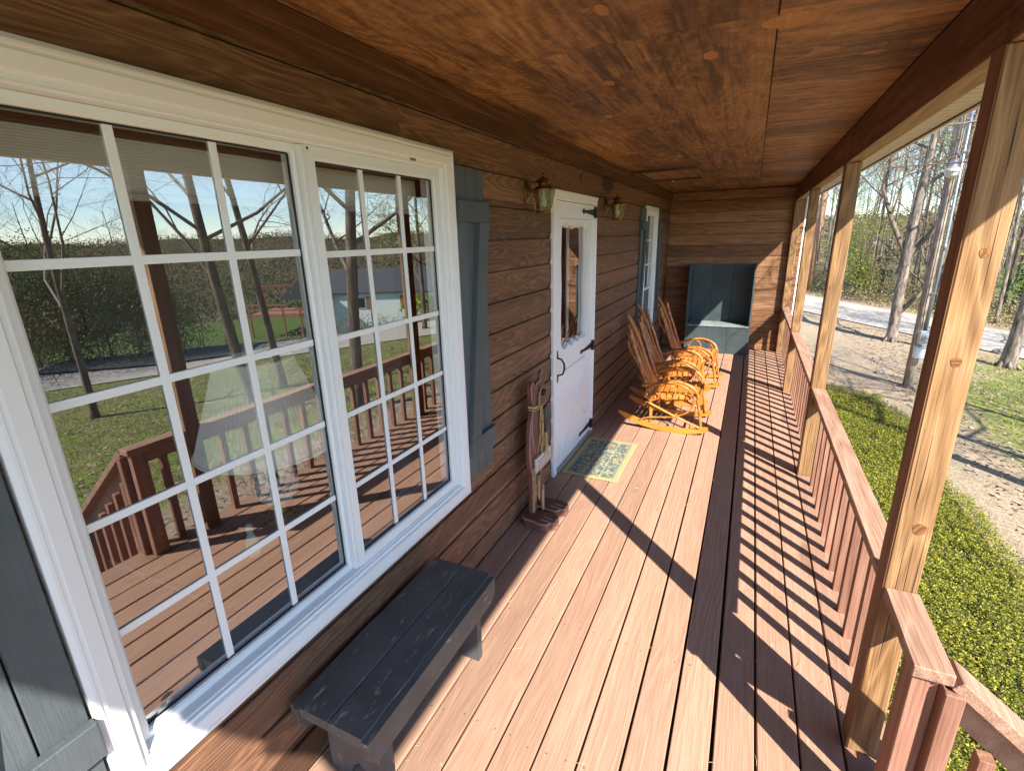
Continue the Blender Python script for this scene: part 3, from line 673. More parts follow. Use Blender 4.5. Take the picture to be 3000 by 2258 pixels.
def sash(y0, y1, z0, z1, x, sw, cols, rows, nm):
    s = picture_frame  # four stiles and rails
    picture_frame(y0, y1, z0, z1, [(0, x - .034), (0, x), (sw - .006, x), (sw, x - .006), (sw, x - .034)], M['vinyl'], win, 'sash_rail')
    gy0, gy1, gz0, gz1 = y0 + sw, y1 - sw, z0 + sw, z1 - sw
    obj('gasket', MB().box(gy0 - .003, gy0 - .003, 0, 0, 0, 0) if False else MB().box(x - .0205, gy0 - .0015, gz0 + .003, x - .016, gy0 + .0035, gz1 - .003), M['black'], win)
    obj('gasket', MB().box(x - .0205, gy1 - .0055, gz0 + .003, x - .016, gy1 + .0005, gz1 - .003), M['black'], win)
    obj('gasket', MB().box(x - .0205, gy0 + .004, gz1 - .0045, x - .016, gy1 - .006, gz1 + .0005), M['black'], win)
    obj('gasket', MB().box(x - .0205, gy0 + .004, gz0 - .0005, x - .016, gy1 - .006, gz0 + .0045), M['black'], win)
    obj('glass_pane', MB().add([(x - .022, gy0, gz0), (x - .022, gy1, gz0), (x - .022, gy1, gz1), (x - .022, gy0, gz1)], [(0, 1, 2, 3)]), M['glass'], win)
    mw = .0105
    for i in range(1, cols):
        yy = gy0 + (gy1 - gy0) * i / cols; obj('muntin', MB().box(x - .0215, yy - mw, gz0, x - .0165, yy + mw, gz1, .001), M['vinyl'], win)
    for i in range(1, rows):
        zz = gz0 + (gz1 - gz0) * i / rows
        for c in range(cols):
            a = gy0 + (gy1 - gy0) * c / cols + (mw if c else 0); b = gy0 + (gy1 - gy0) * (c + 1) / cols - (mw if c < cols - 1 else 0)
            obj('muntin', MB().box(x - .0215, a, zz - mw, x - .0168, b, zz + mw, .001), M['vinyl'], win)
sash(.4275, 1.186, .5935, 2.0695, -.024, .024, 3, 5, 'left')
sash(1.190, 1.910, .5935, 2.0695, -.001, .040, 3, 5, 'right')
# correct for the shadow gap, the stop at the right and the meeting rail
obj('shadow_gap', MB().box(-.05, 1.1865, .594, -.026, 1.1895, 2.069), M['dark'], win)  # black strip stands in for the shadow between the two sashes
obj('meeting_stile', MB().box(-.0235, 1.1745, .594, -.004, 1.1895, 2.069, .002), M['vinyl'], win)
obj('bolt', MB().lathe([(.004, 0), (.004, .002), (.001, .003)], 0, 0, 0, 8).xf(Matrix.Translation((-.001, 1.20, 2.060)) @ Matrix.Rotation(R(90), 4, 'Y')), M['black'], win)
obj('side_stop', MB().box(-.05, 1.9105, .593, -.004, 1.913, 2.07), M['vinyl'], win)
obj('inner_sill', MB().box(-.24, .42, .56, -.1005, 1.93, .592, .004), plain('grey inner sill', (.33, .32, .30), .6), win)
obj('inner_head', MB().box(-.13, .42, 2.052, -.1005, 1.93, 2.09), M['white'], win)
obj('sash_latch', MB().box(.0165, 1.69, 2.082, .019, 1.725, 2.092), M['grey'], win)
sh = MB(); pz = np.linspace(2.035, 1.915, 41)
prof = []
for i, z in enumerate(pz): prof.append((-.135 + (.0018 if i % 2 else 0), z))
pp = prof + [(x - .014, z) for x, z in prof[::-1]]
sh.prism(pp, .44, 1.92, 'y')
bl = empty('cellular_blind', (-.13, 1.18, 2.05), label='raised pleated blind behind the top of the large window', cat='blind')
obj('pleats', sh, plain('beige blind fabric', (.80, .76, .72), .9), bl); obj('head_rail', MB().box(-.16, .44, 2.036, -.118, 1.92, 2.051, .002), plain('wood head rail', (.12, .06, .035), .5), bl)
obj('bottom_rail', MB().box(-.155, .44, 1.897, -.12, 1.92, 1.914, .003), plain('beige rail', (.50, .47, .43), .6), bl)

# small far window
w2 = empty('sash_window', (0, 6.88, 1.3), label='narrow white double hung window behind the rocking chairs', cat='window')
picture_frame(6.46, 7.292, .500, 2.126, casing_prof, M['white'], w2, 'casing')
picture_frame(6.5145, 7.2375, .5545, 2.0715, [(0, .0003), (0, .010), (.026, .008), (.026, -.09), (.002, -.09)], M['vinyl'], w2, 'window_frame')
for (z0, z1, x) in ((.58, 1.105, -.035), (1.07, 2.046, -.008)):
    picture_frame(6.541, 7.211, z0, z1, [(0, x - .026), (0, x), (.032, x), (.034, x - .026)], M['vinyl'], w2, 'sash_rail')
    obj('glass_pane', MB().add([(x - .015, 6.574, z0 + .033), (x - .015, 7.178, z0 + .033), (x - .015, 7.178, z1 - .033), (x - .015, 6.574, z1 - .033)], [(0, 1, 2, 3)]), M['glass'], w2)
for yy in (6.775, 6.977): obj('muntin', MB().box(-.0255, yy - .008, 1.103, -.0235 + .003, yy + .008, 2.013), M['vinyl'], w2)
for zz in (1.40, 1.71): obj('muntin', MB().box(-.0262, 6.574, zz - .008, -.0228, 7.178, zz + .008), M['vinyl'], w2)
obj('screen', MB().box(-.030, 6.576, .60, -.0285, 7.176, 1.09), plain('grey insect screen', (.10, .10, .10), .8), w2)

# ------------------------------------------------------------------ shutters
def make_shutter(y0, w_, z0, z1, zb, zt, flip, lb):
    s = empty('shutter', (0, y0 + w_ / 2, z0), label=lb, cat='shutter', group='board shutters beside the windows')
    bw = w_ / 3
    for i in range(3): obj('board', MB().box(.0015, y0 + i * bw + .002, z0 + random.uniform(0, .004), .024, y0 + (i + 1) * bw - .002, z1, .002), M['shutter'], s)
    for (a, b) in ((zb, zb + .093), (zt, zt + .093)): obj('batten', MB().box(.0245, y0 - .002, a, .050, y0 + w_ + .002, b, .002), M['shutter'], s)
    a, b = (y0 + .002, y0 + w_ - .002); cw = .094
    poly = [(a, zb + .094), (a + cw, zb + .094), (b, zt - .001), (b - cw, zt - .001)] if not flip else [(b - cw, zb + .094), (b, zb + .094), (a + cw, zt - .001), (a, zt - .001)]
    obj('brace', MB().prism(poly, .0245, .049, 'x'), M['shutter'], s)
    nl = MB()
    return s
make_shutter(1.997, .265, .575, 2.10, .708, 1.862, False, 'slate grey Z braced shutter between the large window and the door')
make_shutter(.075, .265, .575, 2.10, .708, 1.862, False, 'slate grey shutter at the lower left, partly lit by sun')
make_shutter(6.178, .265, .50, 2.09, .62, 1.845, False, 'slate grey shutter on the near side of the narrow far window')
make_shutter(7.31, .265, .50, 2.09, .62, 1.845, True, 'slate grey shutter on the far side of the narrow window by the corner')

# ------------------------------------------------------------------ door
dr = empty('front_door', (0, 3.75, 0), label='white cottage door with scalloped glass and crossed panel below', cat='door')
def side_casing(y0, y1): obj('casing', MB().box(.0005, y0, .0015, .027, y1, 2.0265, .004), M['door_white'], dr)
side_casing(3.230, 3.290); side_casing(4.206 + .04, 4.266 + .0)
obj('casing', MB().box(.0005, 3.230, 2.028, .027, 4.266, 2.0896, .004), M['door_white'], dr)
obj('casing_cap', MB().box(.0275, 3.232, 2.068, .033, 4.264, 2.0885, .002), M['door_white'], dr)
obj('jamb', MB().box(-.10, 3.256, .0, .0, 3.288, 2.026), M['door_white'], dr); obj('jamb', MB().box(-.10, 4.2475, .0, .0, 4.258, 2.026), M['door_white'], dr)
obj('threshold', MB().box(-.10, 3.2885, .002, .04, 4.245, .022, .004), plain('threshold metal', (.30, .29, .28), .4, .6), dr)
for zz in np.arange(.13, 2.0, .1646): obj('shim_block', MB().box(.0008, 3.222, zz, .012, 3.2295, zz + .03), M['door_white'], dr)
# slab with a scalloped opening
oy0, oy1, oz0, oz1 = 3.425, 4.085, .955, 1.885
def scal(t):
    # closed outline, scalloped top and bottom, waisted sides; t in 0..4
    s_ = int(t) % 4; f = t - int(t)
    if s_ == 0: y = oy0 + .015 + f * (oy1 - oy0 - .03); z = oz1 - .030 * (1 - abs(math.sin(math.pi * 4 * f)) ** .7) + .0; return (y, z)
    if s_ == 1: z = oz1 - .030 - f * (oz1 - oz0 - .06); return (oy1 - .015 + .018 * (abs(math.cos(math.pi * f * 1.0)) * 0 + math.cos(4 * math.pi * f) * .5 - .5) * -1 * .8, z)
    if s_ == 2: y = oy1 - .015 - f * (oy1 - oy0 - .03); z = oz0 + .030 * (1 - abs(math.sin(math.pi * 4 * f)) ** .7); return (y, z)
    z = oz0 + .030 + f * (oz1 - oz0 - .06); return (oy0 + .015 - .018 * (math.cos(4 * math.pi * f) * .5 - .5) * -1 * .8, z)
N_ = 120; inner = [scal(4 * i / N_) for i in range(N_)]
sy0, sy1, sz0, sz1 = 3.2935, 4.2445, .024, 2.024
def rect(t):
    s_ = int(t) % 4; f = t - int(t)
    return [(sy0 + f * (sy1 - sy0), sz1), (sy1, sz1 - f * (sz1 - sz0)), (sy1 - f * (sy1 - sy0), sz0), (sy0, sz0 + f * (sz1 - sz0))][s_]
outer = [rect(4 * i / N_) for i in range(N_)]
def ring(o, i_, x0, x1):
    n = len(o); v = [(x1, *p) for p in o] + [(x1, *p) for p in i_] + [(x0, *p) for p in o] + [(x0, *p) for p in i_]; f = []
    for k in range(n):
        j = (k + 1) % n
        f += [(k, j, n + j, n + k), (2 * n + j, 2 * n + k, 3 * n + k, 3 * n + j), (n + k, n + j, 3 * n + j, 3 * n + k), (j, k, 2 * n + k, 2 * n + j)]
    return MB().add(v, f)
obj('slab', ring(outer, inner, -.040, .006), M['door_white'], dr)
cyy, czz = (oy0 + oy1) / 2, (oz0 + oz1) / 2
def inset(pts, d): return [(y + d * (1 if y < cyy else -1) * min(1, abs(y - cyy) / .2), z + d * (1 if z < czz else -1) * min(1, abs(z - czz) / .3)) for y, z in pts]
obj('glass_moulding', ring([(p[0], p[1]) for p in inset(inner, .001)], inset(inner, .008), -.036, -.004), M['door_white'], dr)
obj('glass_moulding', ring(inset(inner, .009), inset(inner, .016), -.040, -.018), M['door_white'], dr)
obj('glass', MB().add([(-.034, 3.40, .93), (-.034, 4.11, .93), (-.034, 4.11, 1.90), (-.034, 3.40, 1.90)], [(0, 1, 2, 3)]), M['doorglass'], dr)
for (a, b, c, d) in ((3.396, 4.132, 1.909, 1.912), (4.1295, 4.132, .93, 1.9085)): obj('insert_line', MB().box(.0062, a, c, .0068, b, d), plain('seam shadow', (.30, .28, .27), .8), dr)
for (a, b) in ((3.60, 3.68), (3.80, 3.85)):
    cm = MB(); n = 15; ys = np.linspace(a, b, n); v = [(-.085 + .008 * math.sin(i * 1.7), y, z) for z in (.90, 1.95) for i, y in enumerate(ys)]
    obj('lace_curtain', MB().add(v, [(i, i + 1, n + i + 1, n + i) for i in range(n - 1)]), M['white'], dr)
def tri(pts):
    c = (sum(p[0] for p in pts) / len(pts), sum(p[1] for p in pts) / len(pts))
    inn = [(p[0] + (c[0] - p[0]) * .06, p[1] + (c[1] - p[1]) * .06) for p in pts]; n = len(pts)
    obj('door_panel', MB().add([(.0063, *p) for p in pts] + [(.0195, *p) for p in inn] + [(.0062, *p) for p in pts], [tuple(range(n, 2 * n))] + [(i, (i + 1) % n, n + (i + 1) % n, n + i) for i in range(n)] + [tuple(range(2 * n, 3 * n))[::-1]] + [(i, (i + 1) % n, 2 * n + (i + 1) % n, 2 * n + i) for i in range(n)]), M['door_white'], dr)
tri([(3.375, .70), (3.375, .235), (3.680, .475)]); tri([(4.100, .235), (4.100, .70), (3.745, .470)])
tri([(3.46, .795), (4.02, .797), (3.715, .565)]); tri([(4.00, .172), (3.435, .170), (3.705, .405)])
for zc_ in (1.972, .845, .092):
    hb = obj('hinge', MB().box(.007, 4.226, zc_ - .045, .0285, 4.268, zc_ + .045, .003), M['black'], dr)
    obj('hinge_strap', MB().prism([(4.2255, zc_ + .024), (4.2255, zc_ - .024), (3.955, zc_ - .008), (3.945, zc_ - .022), (3.925, zc_ - .010), (3.892, zc_), (3.925, zc_ + .010), (3.945, zc_ + .022), (3.955, zc_ + .008)], .0065, .0125, 'x'), M['black'], hb)
hd = obj('handle', MB().tube([(.012, 3.345, .925), (.040, 3.346, .918), (.062, 3.347, .885), (.064, 3.347, .845), (.052, 3.346, .805), (.012, 3.345, .790)], [.007, .007, .008, .008, .007, .006], 8), M['black'], dr, smooth=True)
for (zc_, s_) in ((.935, 1), (.778, -1)): obj('handle_plate', MB().prism([(3.345 - .016, zc_ - .016 * s_), (3.345 + .016, zc_ - .016 * s_), (3.345 + .018, zc_ + .006 * s_), (3.345, zc_ + .045 * s_), (3.345 - .018, zc_ + .006 * s_)], .0065, .0125, 'x'), M['black'], hd)

# ------------------------------------------------------------------ wall lanterns
def lantern(y, z, lb):
    L = empty('wall_lantern', (0, y, z), label=lb, cat='wall lamp', group='brass lanterns either side of the door')
    X = .108
    bp = MB().lathe([(.0, 0), (.040, 0), (.046, .006), (.040, .012), (.030, .014), (.022, .024), (.012, .026)], 0, 0, 0, 20, 1.45, 1.0).xf(Matrix.Translation((.001, y, z + .015)) @ Matrix.Rotation(R(90), 4, 'Y'))
    obj('back_plate', bp, M['brass'], L, smooth=True)
    obj('arm', MB().tube([(.02, y, z + .018), (.045, y, z + .010), (.07, y, z + .012), (X, y, z + .030)], [.010, .009, .009, .011], 8), M['brass'], L, smooth=True)
    obj('cap', MB().lathe([(.070, .012), (.072, .018), (.060, .024), (.046, .034), (.030, .040), (.028, .052), (.036, .056), (.046, .064), (.030, .078), (.014, .084), (.010, .092), (.013, .098), (.006, .106), (.002, .114)], X, y, z, 14), M['brass'], L, smooth=True)
    pan = []
    for k in range(6):
        a = math.pi / 6 + k * math.pi / 3; a2 = a + math.pi / 3
        t0 = (X + .068 * math.cos(a), y + .068 * math.sin(a), z + .012); t1 = (X + .068 * math.cos(a2), y + .068 * math.sin(a2), z + .012)
        b0 = (X + .043 * math.cos(a), y + .043 * math.sin(a), z - .098); b1 = (X + .043 * math.cos(a2), y + .043 * math.sin(a2), z - .098)
        obj('glass_pane', MB().add([t0, t1, b1, b0], [(0, 1, 2, 3)]), M['lampglass'], L)
        obj('cage_bar', MB().tube([t0, b0], .0028, 5), M['brass'], L)
    obj('base_ring', MB().lathe([(.044, -.108), (.048, -.104), (.046, -.097), (.036, -.097), (.036, -.106)], X, y, z, 6), M['brass'], L)
    for k in range(6):
        a = math.pi / 6 + k * math.pi / 3; obj('ball_foot', MB().lathe([(.001, -.004), (.004, -.001), (.004, .002), (.001, .004)], X + .043 * math.cos(a), y + .043 * math.sin(a), z - .111, 6), M['brass'], L)
    obj('bulb', MB().lathe([(.008, .02), (.012, .01), (.012, -.015), (.018, -.036), (.022, -.052), (.018, -.068), (.008, -.077), (.001, -.079)], X, y, z, 14), M['bulb'], L, smooth='all')
lantern(2.835, 2.030, 'brass carriage lantern on the wall between shutter and door')
lantern(4.615, 2.027, 'smaller looking brass lantern on the far side of the door')
# ------------------------------------------------------------------ bench by the window
bn = empty('bench', (.19, 1.2, 0), label='low charcoal painted plank bench with worn top under the window', cat='bench')
for (a, b) in ((.027, .186), (.188, .327)):
    n = 14; up = []; 
    ys = np.linspace(.792, 1.622, n); e0 = [random.uniform(-.003, .003) for _ in ys]; e1 = [random.uniform(-.003, .003) for _ in ys]
    v = []; f = []
    for i, y in enumerate(ys):
        x0 = a + (e0[i] if a < .1 else 0); x1 = b + (e1[i] if a > .1 else 0)
        v += [(x0, y, .322), (x1, y, .322), (x1, y, .3565), (x1 - .004, y, .3605), (x0 + .004, y, .3605), (x0, y, .3565)]
    for i in range(n - 1):
        for k in range(6): f.append((i * 6 + k, i * 6 + (k + 1) % 6, i * 6 + 6 + (k + 1) % 6, i * 6 + 6 + k))
    f += [tuple(range(6))[::-1], tuple(range((n - 1) * 6, n * 6))]
    obj('seat_plank', MB().add(v, f), M['bench'], bn)
def apron(x0, x1):
    y0, y1, zt, zb = .788, 1.612, .356, .250
    p = [(y0, zt), (y0, zb + .05), (y0 + .012, zb + .02), (y0 + .035, zb + .004), (y0 + .06, zb), (y1 - .06, zb), (y1 - .035, zb + .004), (y1 - .012, zb + .02), (y1, zb + .05), (y1, zt)]
    obj('apron', MB().prism(p, x0, x1, 'x'), M['bench'], bn)
apron(.328, .353); apron(.045, .067)
for y in (.895, 1.500):
    lg = [(.068, .3215), (.068, .0015), (.150, .0015), (.170, .06), (.2, .085), (.23, .06), (.248, .0015), (.3275, .0015), (.3275, .3215)]
    obj('leg', MB().prism(lg, y - .017, y + .017, 'y'), M['bench_z'], bn, label='leg with paint rubbed to rusty orange wood' if y > 1 else None)

# ------------------------------------------------------------------ door mat
mt = obj('door_mat', MB().box(.045, 3.333, .002, .489, 4.10, .010, .003), M['rug'], label='patterned teal and ochre doormat before the white door', cat='doormat')

# ------------------------------------------------------------------ wooden bear greeter
be = empty('wooden_bear', (.10, 2.72, 0), label='red brown plywood bear greeter standing left of the door', cat='garden figure')
def outline(pts, k=4):
    # closed Catmull-Rom through the points
    o = []; n = len(pts)
    for i in range(n):
        p0, p1, p2, p3 = (np.array(pts[(i + j - 1) % n], float) for j in range(4))
        for t in np.linspace(0, 1, k, endpoint=False): o.append(tuple(.5 * (2 * p1 + (p2 - p0) * t + (2 * p0 - 5 * p1 + 4 * p2 - p3) * t * t + (3 * p1 - p0 - 3 * p2 + p3) * t ** 3)))
    return o
def plate(nm, pts, x0, x1, mat, par=be, edge=True, k=4):
    o = outline(pts, k); n = len(o); c = np.mean(o, 0); inn = [tuple(np.array(p) + (c - np.array(p)) * (.006 / max(.02, np.linalg.norm(c - np.array(p))))) for p in o]
    v = [(x0, *p) for p in o] + [(x1 - .005, *p) for p in o] + [(x1, *p) for p in inn]
    f = [tuple(range(n))[::-1], tuple(range(2 * n, 3 * n))]; f2 = []
    for i in range(n):
        j = (i + 1) % n; f.append((i, j, n + j, n + i)); f.append((n + i, n + j, 2 * n + j, 2 * n + i)); f2.append(len(f) - 1)
    ob = obj(nm, MB().add(v, f), mat, par)
    ob.data.materials.append(M['bear_edge'])
    if edge:
        for i in f2: ob.data.polygons[i].material_index = 1
    return ob
H = 2.735  # centre line
body = [(H - .085, .40), (H - .125, .36), (H - .155, .45), (H - .160, .56), (H - .145, .68), (H - .105, .765), (H - .085, .80), (H - .115, .86), (H - .12, .90), (H - .122, .935), (H - .090, .962), (H - .058, .935), (H - .02, .945), (H + .022, .948), (H + .038, .99), (H + .070, 1.0), (H + .098, .968), (H + .090, .92), (H + .105, .87), (H + .10, .82), (H + .085, .775), (H + .12, .735), (H + .165, .66), (H + .185, .58), (H + .18, .50), (H + .155, .44), (H + .12, .40)]
body = [(y, z - .02) for y, z in body]
plate('body', body, .085, .113, M['bear'])
plate('snout', [(H - .045, .79), (H - .035, .86), (H + .01, .885), (H + .055, .86), (H + .068, .79), (H + .03, .765), (H + .01, .775), (H - .02, .762)], .1135, .132, M['bear'])
obj('nose', MB().lathe([(.0, 0), (.022, 0), (.024, .008), (.016, .018), (.0, .02)], 0, 0, 0, 14).xf(Matrix.Translation((.1325, H + .012, .853)) @ Matrix.Rotation(R(90), 4, 'Y')), M['black'], be, smooth=True)
obj('mouth_line', MB().box(.1322, H + .0105, .775, .1332, H + .0135, .832), M['dark'], be)
for dy in (-.014, .032): obj('eye', MB().lathe([(0, 0), (.006, 0), (.005, .004), (0, .005)], 0, 0, 0, 8).xf(Matrix.Translation((.1135, H + dy, .902)) @ Matrix.Rotation(R(90), 4, 'Y')), M['black'], be)
for (y0, y1) in ((H - .130, H - .055), (H + .020, H + .095)): obj('leg', MB().box(.082, y0, .0565, .112, y1, .40, .004), M['bear'], be)
for d in (-.09, .06):
    obj('arm_edge', MB().tube([(.1145, H + d - .03, .70), (.116, H + d - .045, .62), (.116, H + d - .02, .53), (.1145, H + d + .01, .47)], [.003, .005, .005, .003], 6), M['bear_edge'], be)
def foot(cx, cyf, lb=None):
    p = [(cx - .085, cyf + .05), (cx - .10, cyf - .01), (cx - .07, cyf - .045), (cx - .01, cyf - .055), (cx + .05, cyf - .070), (cx + .095, cyf - .062), (cx + .108, cyf - .035), (cx + .128, cyf - .030), (cx + .140, cyf - .005), (cx + .132, cyf + .018), (cx + .142, cyf + .035), (cx + .125, cyf + .065), (cx + .075, cyf + .085), (cx, cyf + .085), (cx - .05, cyf + .08)]
    o = outline(p, 3); n = len(o); c = np.mean(o, 0); inn = [tuple(np.array(q) + (c - np.array(q)) * .07) for q in o]
    v = [(*q, .0015) for q in o] + [(*q, .048) for q in o] + [(*q, .0555) for q in inn]; f = [tuple(range(n))[::-1], tuple(range(2 * n, 3 * n))]; f2 = []
    for i in range(n):
        j = (i + 1) % n; f.append((i, j, n + j, n + i)); f.append((n + i, n + j, 2 * n + j, 2 * n + i)); f2.append(len(f) - 1)
    ob = obj('foot', MB().add(v, f), M['bear'], be); ob.data.materials.append(M['bear_edge'])
    for i in f2: ob.data.polygons[i].material_index = 1
    for (dx, dy) in ((.06, -.022), (.07, .012)): obj('toe_groove', MB().tube([(cx + dx - .03, cyf + dy + .008, .0562), (cx + dx, cyf + dy, .0568), (cx + dx + .045, cyf + dy - .006, .0562)], [.003, .005, .003], 5), M['bear_edge'], ob)
foot(.145, 2.585); foot(.150, 2.765)
rfm = MB()
rr_ = random.Random(5)
for k in range(7): # raffia collar
    dz = rr_.uniform(-.012, .012); rfm.tube([(.080, H - .105, .775 + dz), (.118, H - .100, .772 + dz), (.122, H - .04, .765 + dz), (.124, H + .01, .772 + dz), (.122, H + .06, .80 + dz), (.116, H + .098, .822 + dz), (.084, H + .10, .82 + dz)], .0028, 5)
for k in range(24):
    y = H + rr_.uniform(-.02, .05); z = .775; pts = [(.126, y, z)]
    L = rr_.uniform(.18, .40); yy = y
    for i in range(1, 5): yy += rr_.uniform(-.018, .02); pts.append((.128 + rr_.uniform(-.006, .012), yy, z - L * i / 4))
    rfm.tube(pts, .0014, 4)
obj('raffia_bow', rfm, M['straw'], be)
obj('corn_cob', MB().lathe([(.004, 0), (.016, -.01), (.024, -.05), (.025, -.10), (.022, -.15), (.014, -.185), (.003, -.195)], .142, H + .035, .765, 12), M['corn'], be, smooth='all')
hk = MB()
for k in range(9):
    y = H + .035 + rr_.uniform(-.012, .012); hk.tube([(.142, y, .575), (.145 + rr_.uniform(-.01, .01), y + rr_.uniform(-.02, .02), .52), (.145 + rr_.uniform(-.012, .012), y + rr_.uniform(-.035, .035), .43 + rr_.uniform(-.02, .03))], .0022, 4)
obj('corn_husk', hk, M['straw'], be)
sg = obj('hanging_sign', MB().box(.1165, H - .105, .338, .134, H + .150, .438, .003), M['signwhite'], be)
lm = MB()
for row in range(3):
    y = H - .085
    while y < H + .12:
        wd = rr_.uniform(.006, .013); zz = .415 - row * .026
        for s_ in range(2): lm.box(.1341, y + s_ * wd * .6, zz - rr_.uniform(.010, .016), .1345, y + s_ * wd * .6 + .0022, zz)
        lm.box(.1341, y, zz - .008, .1345, y + wd, zz - .006); y += wd + .006
obj('scribbled_lettering', lm, M['ink'], sg)
cords = MB(); cords.tube([(.126, H - .07, .438), (.128, H - .03, .60), (.127, H + .0, .77)], .0015, 4); cords.tube([(.126, H + .12, .438), (.128, H + .07, .60), (.127, H + .02, .77)], .0015, 4); cords.tube([(.128, H - .09, .339), (.130, H - .075, .27)], .0015, 4); cords.tube([(.128, H - .02, .339), (.135, H - .055, .21)], .0015, 4)
obj('cord', cords, M['straw'], be)
for (y, zt, L, x) in ((H - .115, .335, .17, .150), (H - .072, .255, .185, .160)):
    s_ = obj('wooden_pencil', MB().tube([(x, y, zt), (x, y + .001, zt - .03), (x, y + .002, zt - L + .03), (x + .002, y + .002, zt - L)], [.006, .0105, .0105, .006], 8), M['raw'], be)
    obj('pencil_tip', MB().tube([(x, y, zt + .004), (x, y + .0005, zt - .032)], [.0065, .0112], 8), M['grey'], s_)
net = MB()
for k in range(5):
    y = H - .20 + k * .012; net.tube([(.135, y + .02, .40), (.145, y + .005 * math.sin(k), .25), (.15, y - .005, .12 + .02 * k)], .0012, 4)
for k in range(34):
    z = rr_.uniform(.11, .36); y = H - .17 + rr_.uniform(-.04, .03); net.tube([(.14, y, z), (.147, y + .012, z - .012), (.144, y + .02, z + .006)], .0010, 3)
obj('frayed_netting', net, M['straw'], be)

# ------------------------------------------------------------------ rocking chairs
def spline(pts, k=8):
    o = []; n = len(pts)
    for i in range(n - 1):
        p0 = np.array(pts[max(i - 1, 0)], float); p1 = np.array(pts[i], float); p2 = np.array(pts[i + 1], float); p3 = np.array(pts[min(i + 2, n - 1)], float)
        for t in np.linspace(0, 1, k, endpoint=False): o.append(tuple(.5 * (2 * p1 + (p2 - p0) * t + (2 * p0 - 5 * p1 + 4 * p2 - p3) * t * t + (3 * p1 - p0 - 3 * p2 + p3) * t ** 3)))
    o.append(tuple(pts[-1])); return o
def strip(center, halfw, thick, axis_w):
    # ribbon swept along centre points (x, z) at given half width in y
    c = [np.array(p, float) for p in center]; n = len(c); v = []; f = []
    for i in range(n):
        t = c[min(i + 1, n - 1)] - c[max(i - 1, 0)]; t /= np.linalg.norm(t); nn = np.array([-t[1], t[0]])
        hw = halfw(i / (n - 1)) if callable(halfw) else halfw
        a = c[i] + nn * thick / 2; b = c[i] - nn * thick / 2
        v += [(a[0], axis_w - hw, a[1]), (a[0], axis_w + hw, a[1]), (b[0], axis_w + hw, b[1]), (b[0], axis_w - hw, b[1])]
    for i in range(n - 1):
        for k in range(4): f.append((i * 4 + k, i * 4 + (k + 1) % 4, i * 4 + 4 + (k + 1) % 4, i * 4 + 4 + k))
    f += [(3, 2, 1, 0), tuple(range((n - 1) * 4, n * 4))]
    return MB().add(v, f)
ch = empty('rocking_chair', (.65, 4.76, 0), label='nearest bentwood rocking chair, its curved rocker beside the doormat', cat='rocking chair', group='rocking chairs along the wall')
Y0, Y1 = 4.515, 5.005; YM = (Y0 + Y1) / 2
rk = spline([(.215, .150), (.33, .098), (.48, .050), (.64, .026), (.80, .024), (.93, .042), (1.035, .074)], 6)
for y in (Y0, Y1):
    c = rk; v = []; f = []; n = len(c)
    for i, (x, z) in enumerate(c):
        t = np.array(c[min(i + 1, n - 1)]) - np.array(c[max(i - 1, 0)]); t = t / np.linalg.norm(t); nn = np.array([-t[1], t[0]]); q = i / (n - 1)
        h = .024 * min(1, .35 + 6 * q, .5 + 8 * (1 - q)); th = .012
        a = np.array([x, z]) + nn * h; b = np.array([x, z]) - nn * h
        v += [(a[0], y - th, a[1]), (a[0], y + th, a[1]), (b[0], y + th, b[1]), (b[0], y - th, b[1])]
    for i in range(n - 1):
        for k in range(4): f.append((i * 4 + k, i * 4 + (k + 1) % 4, i * 4 + 4 + (k + 1) % 4, i * 4 + 4 + k))
    f += [(3, 2, 1, 0), tuple(range((n - 1) * 4, n * 4))]
    zmin = min(p[2] for p in v); v = [(p[0], p[1], p[2] - zmin + .001) for p in v]
    obj('rocker', MB().add(v, f), M['chair_slat'], ch)
def stick(nm, pts, r, mat, k=6, n=7):
    sp_ = spline(pts, k); rr = random.Random(len(nm) + int(pts[0][1] * 100))
    rad = [r * (1 + .05 * math.sin(i * 1.9 + pts[0][0] * 40) + rr.uniform(-.05, .05)) for i in range(len(sp_))]
    return obj(nm, MB().tube(sp_, rad, n), mat, ch, smooth='all')
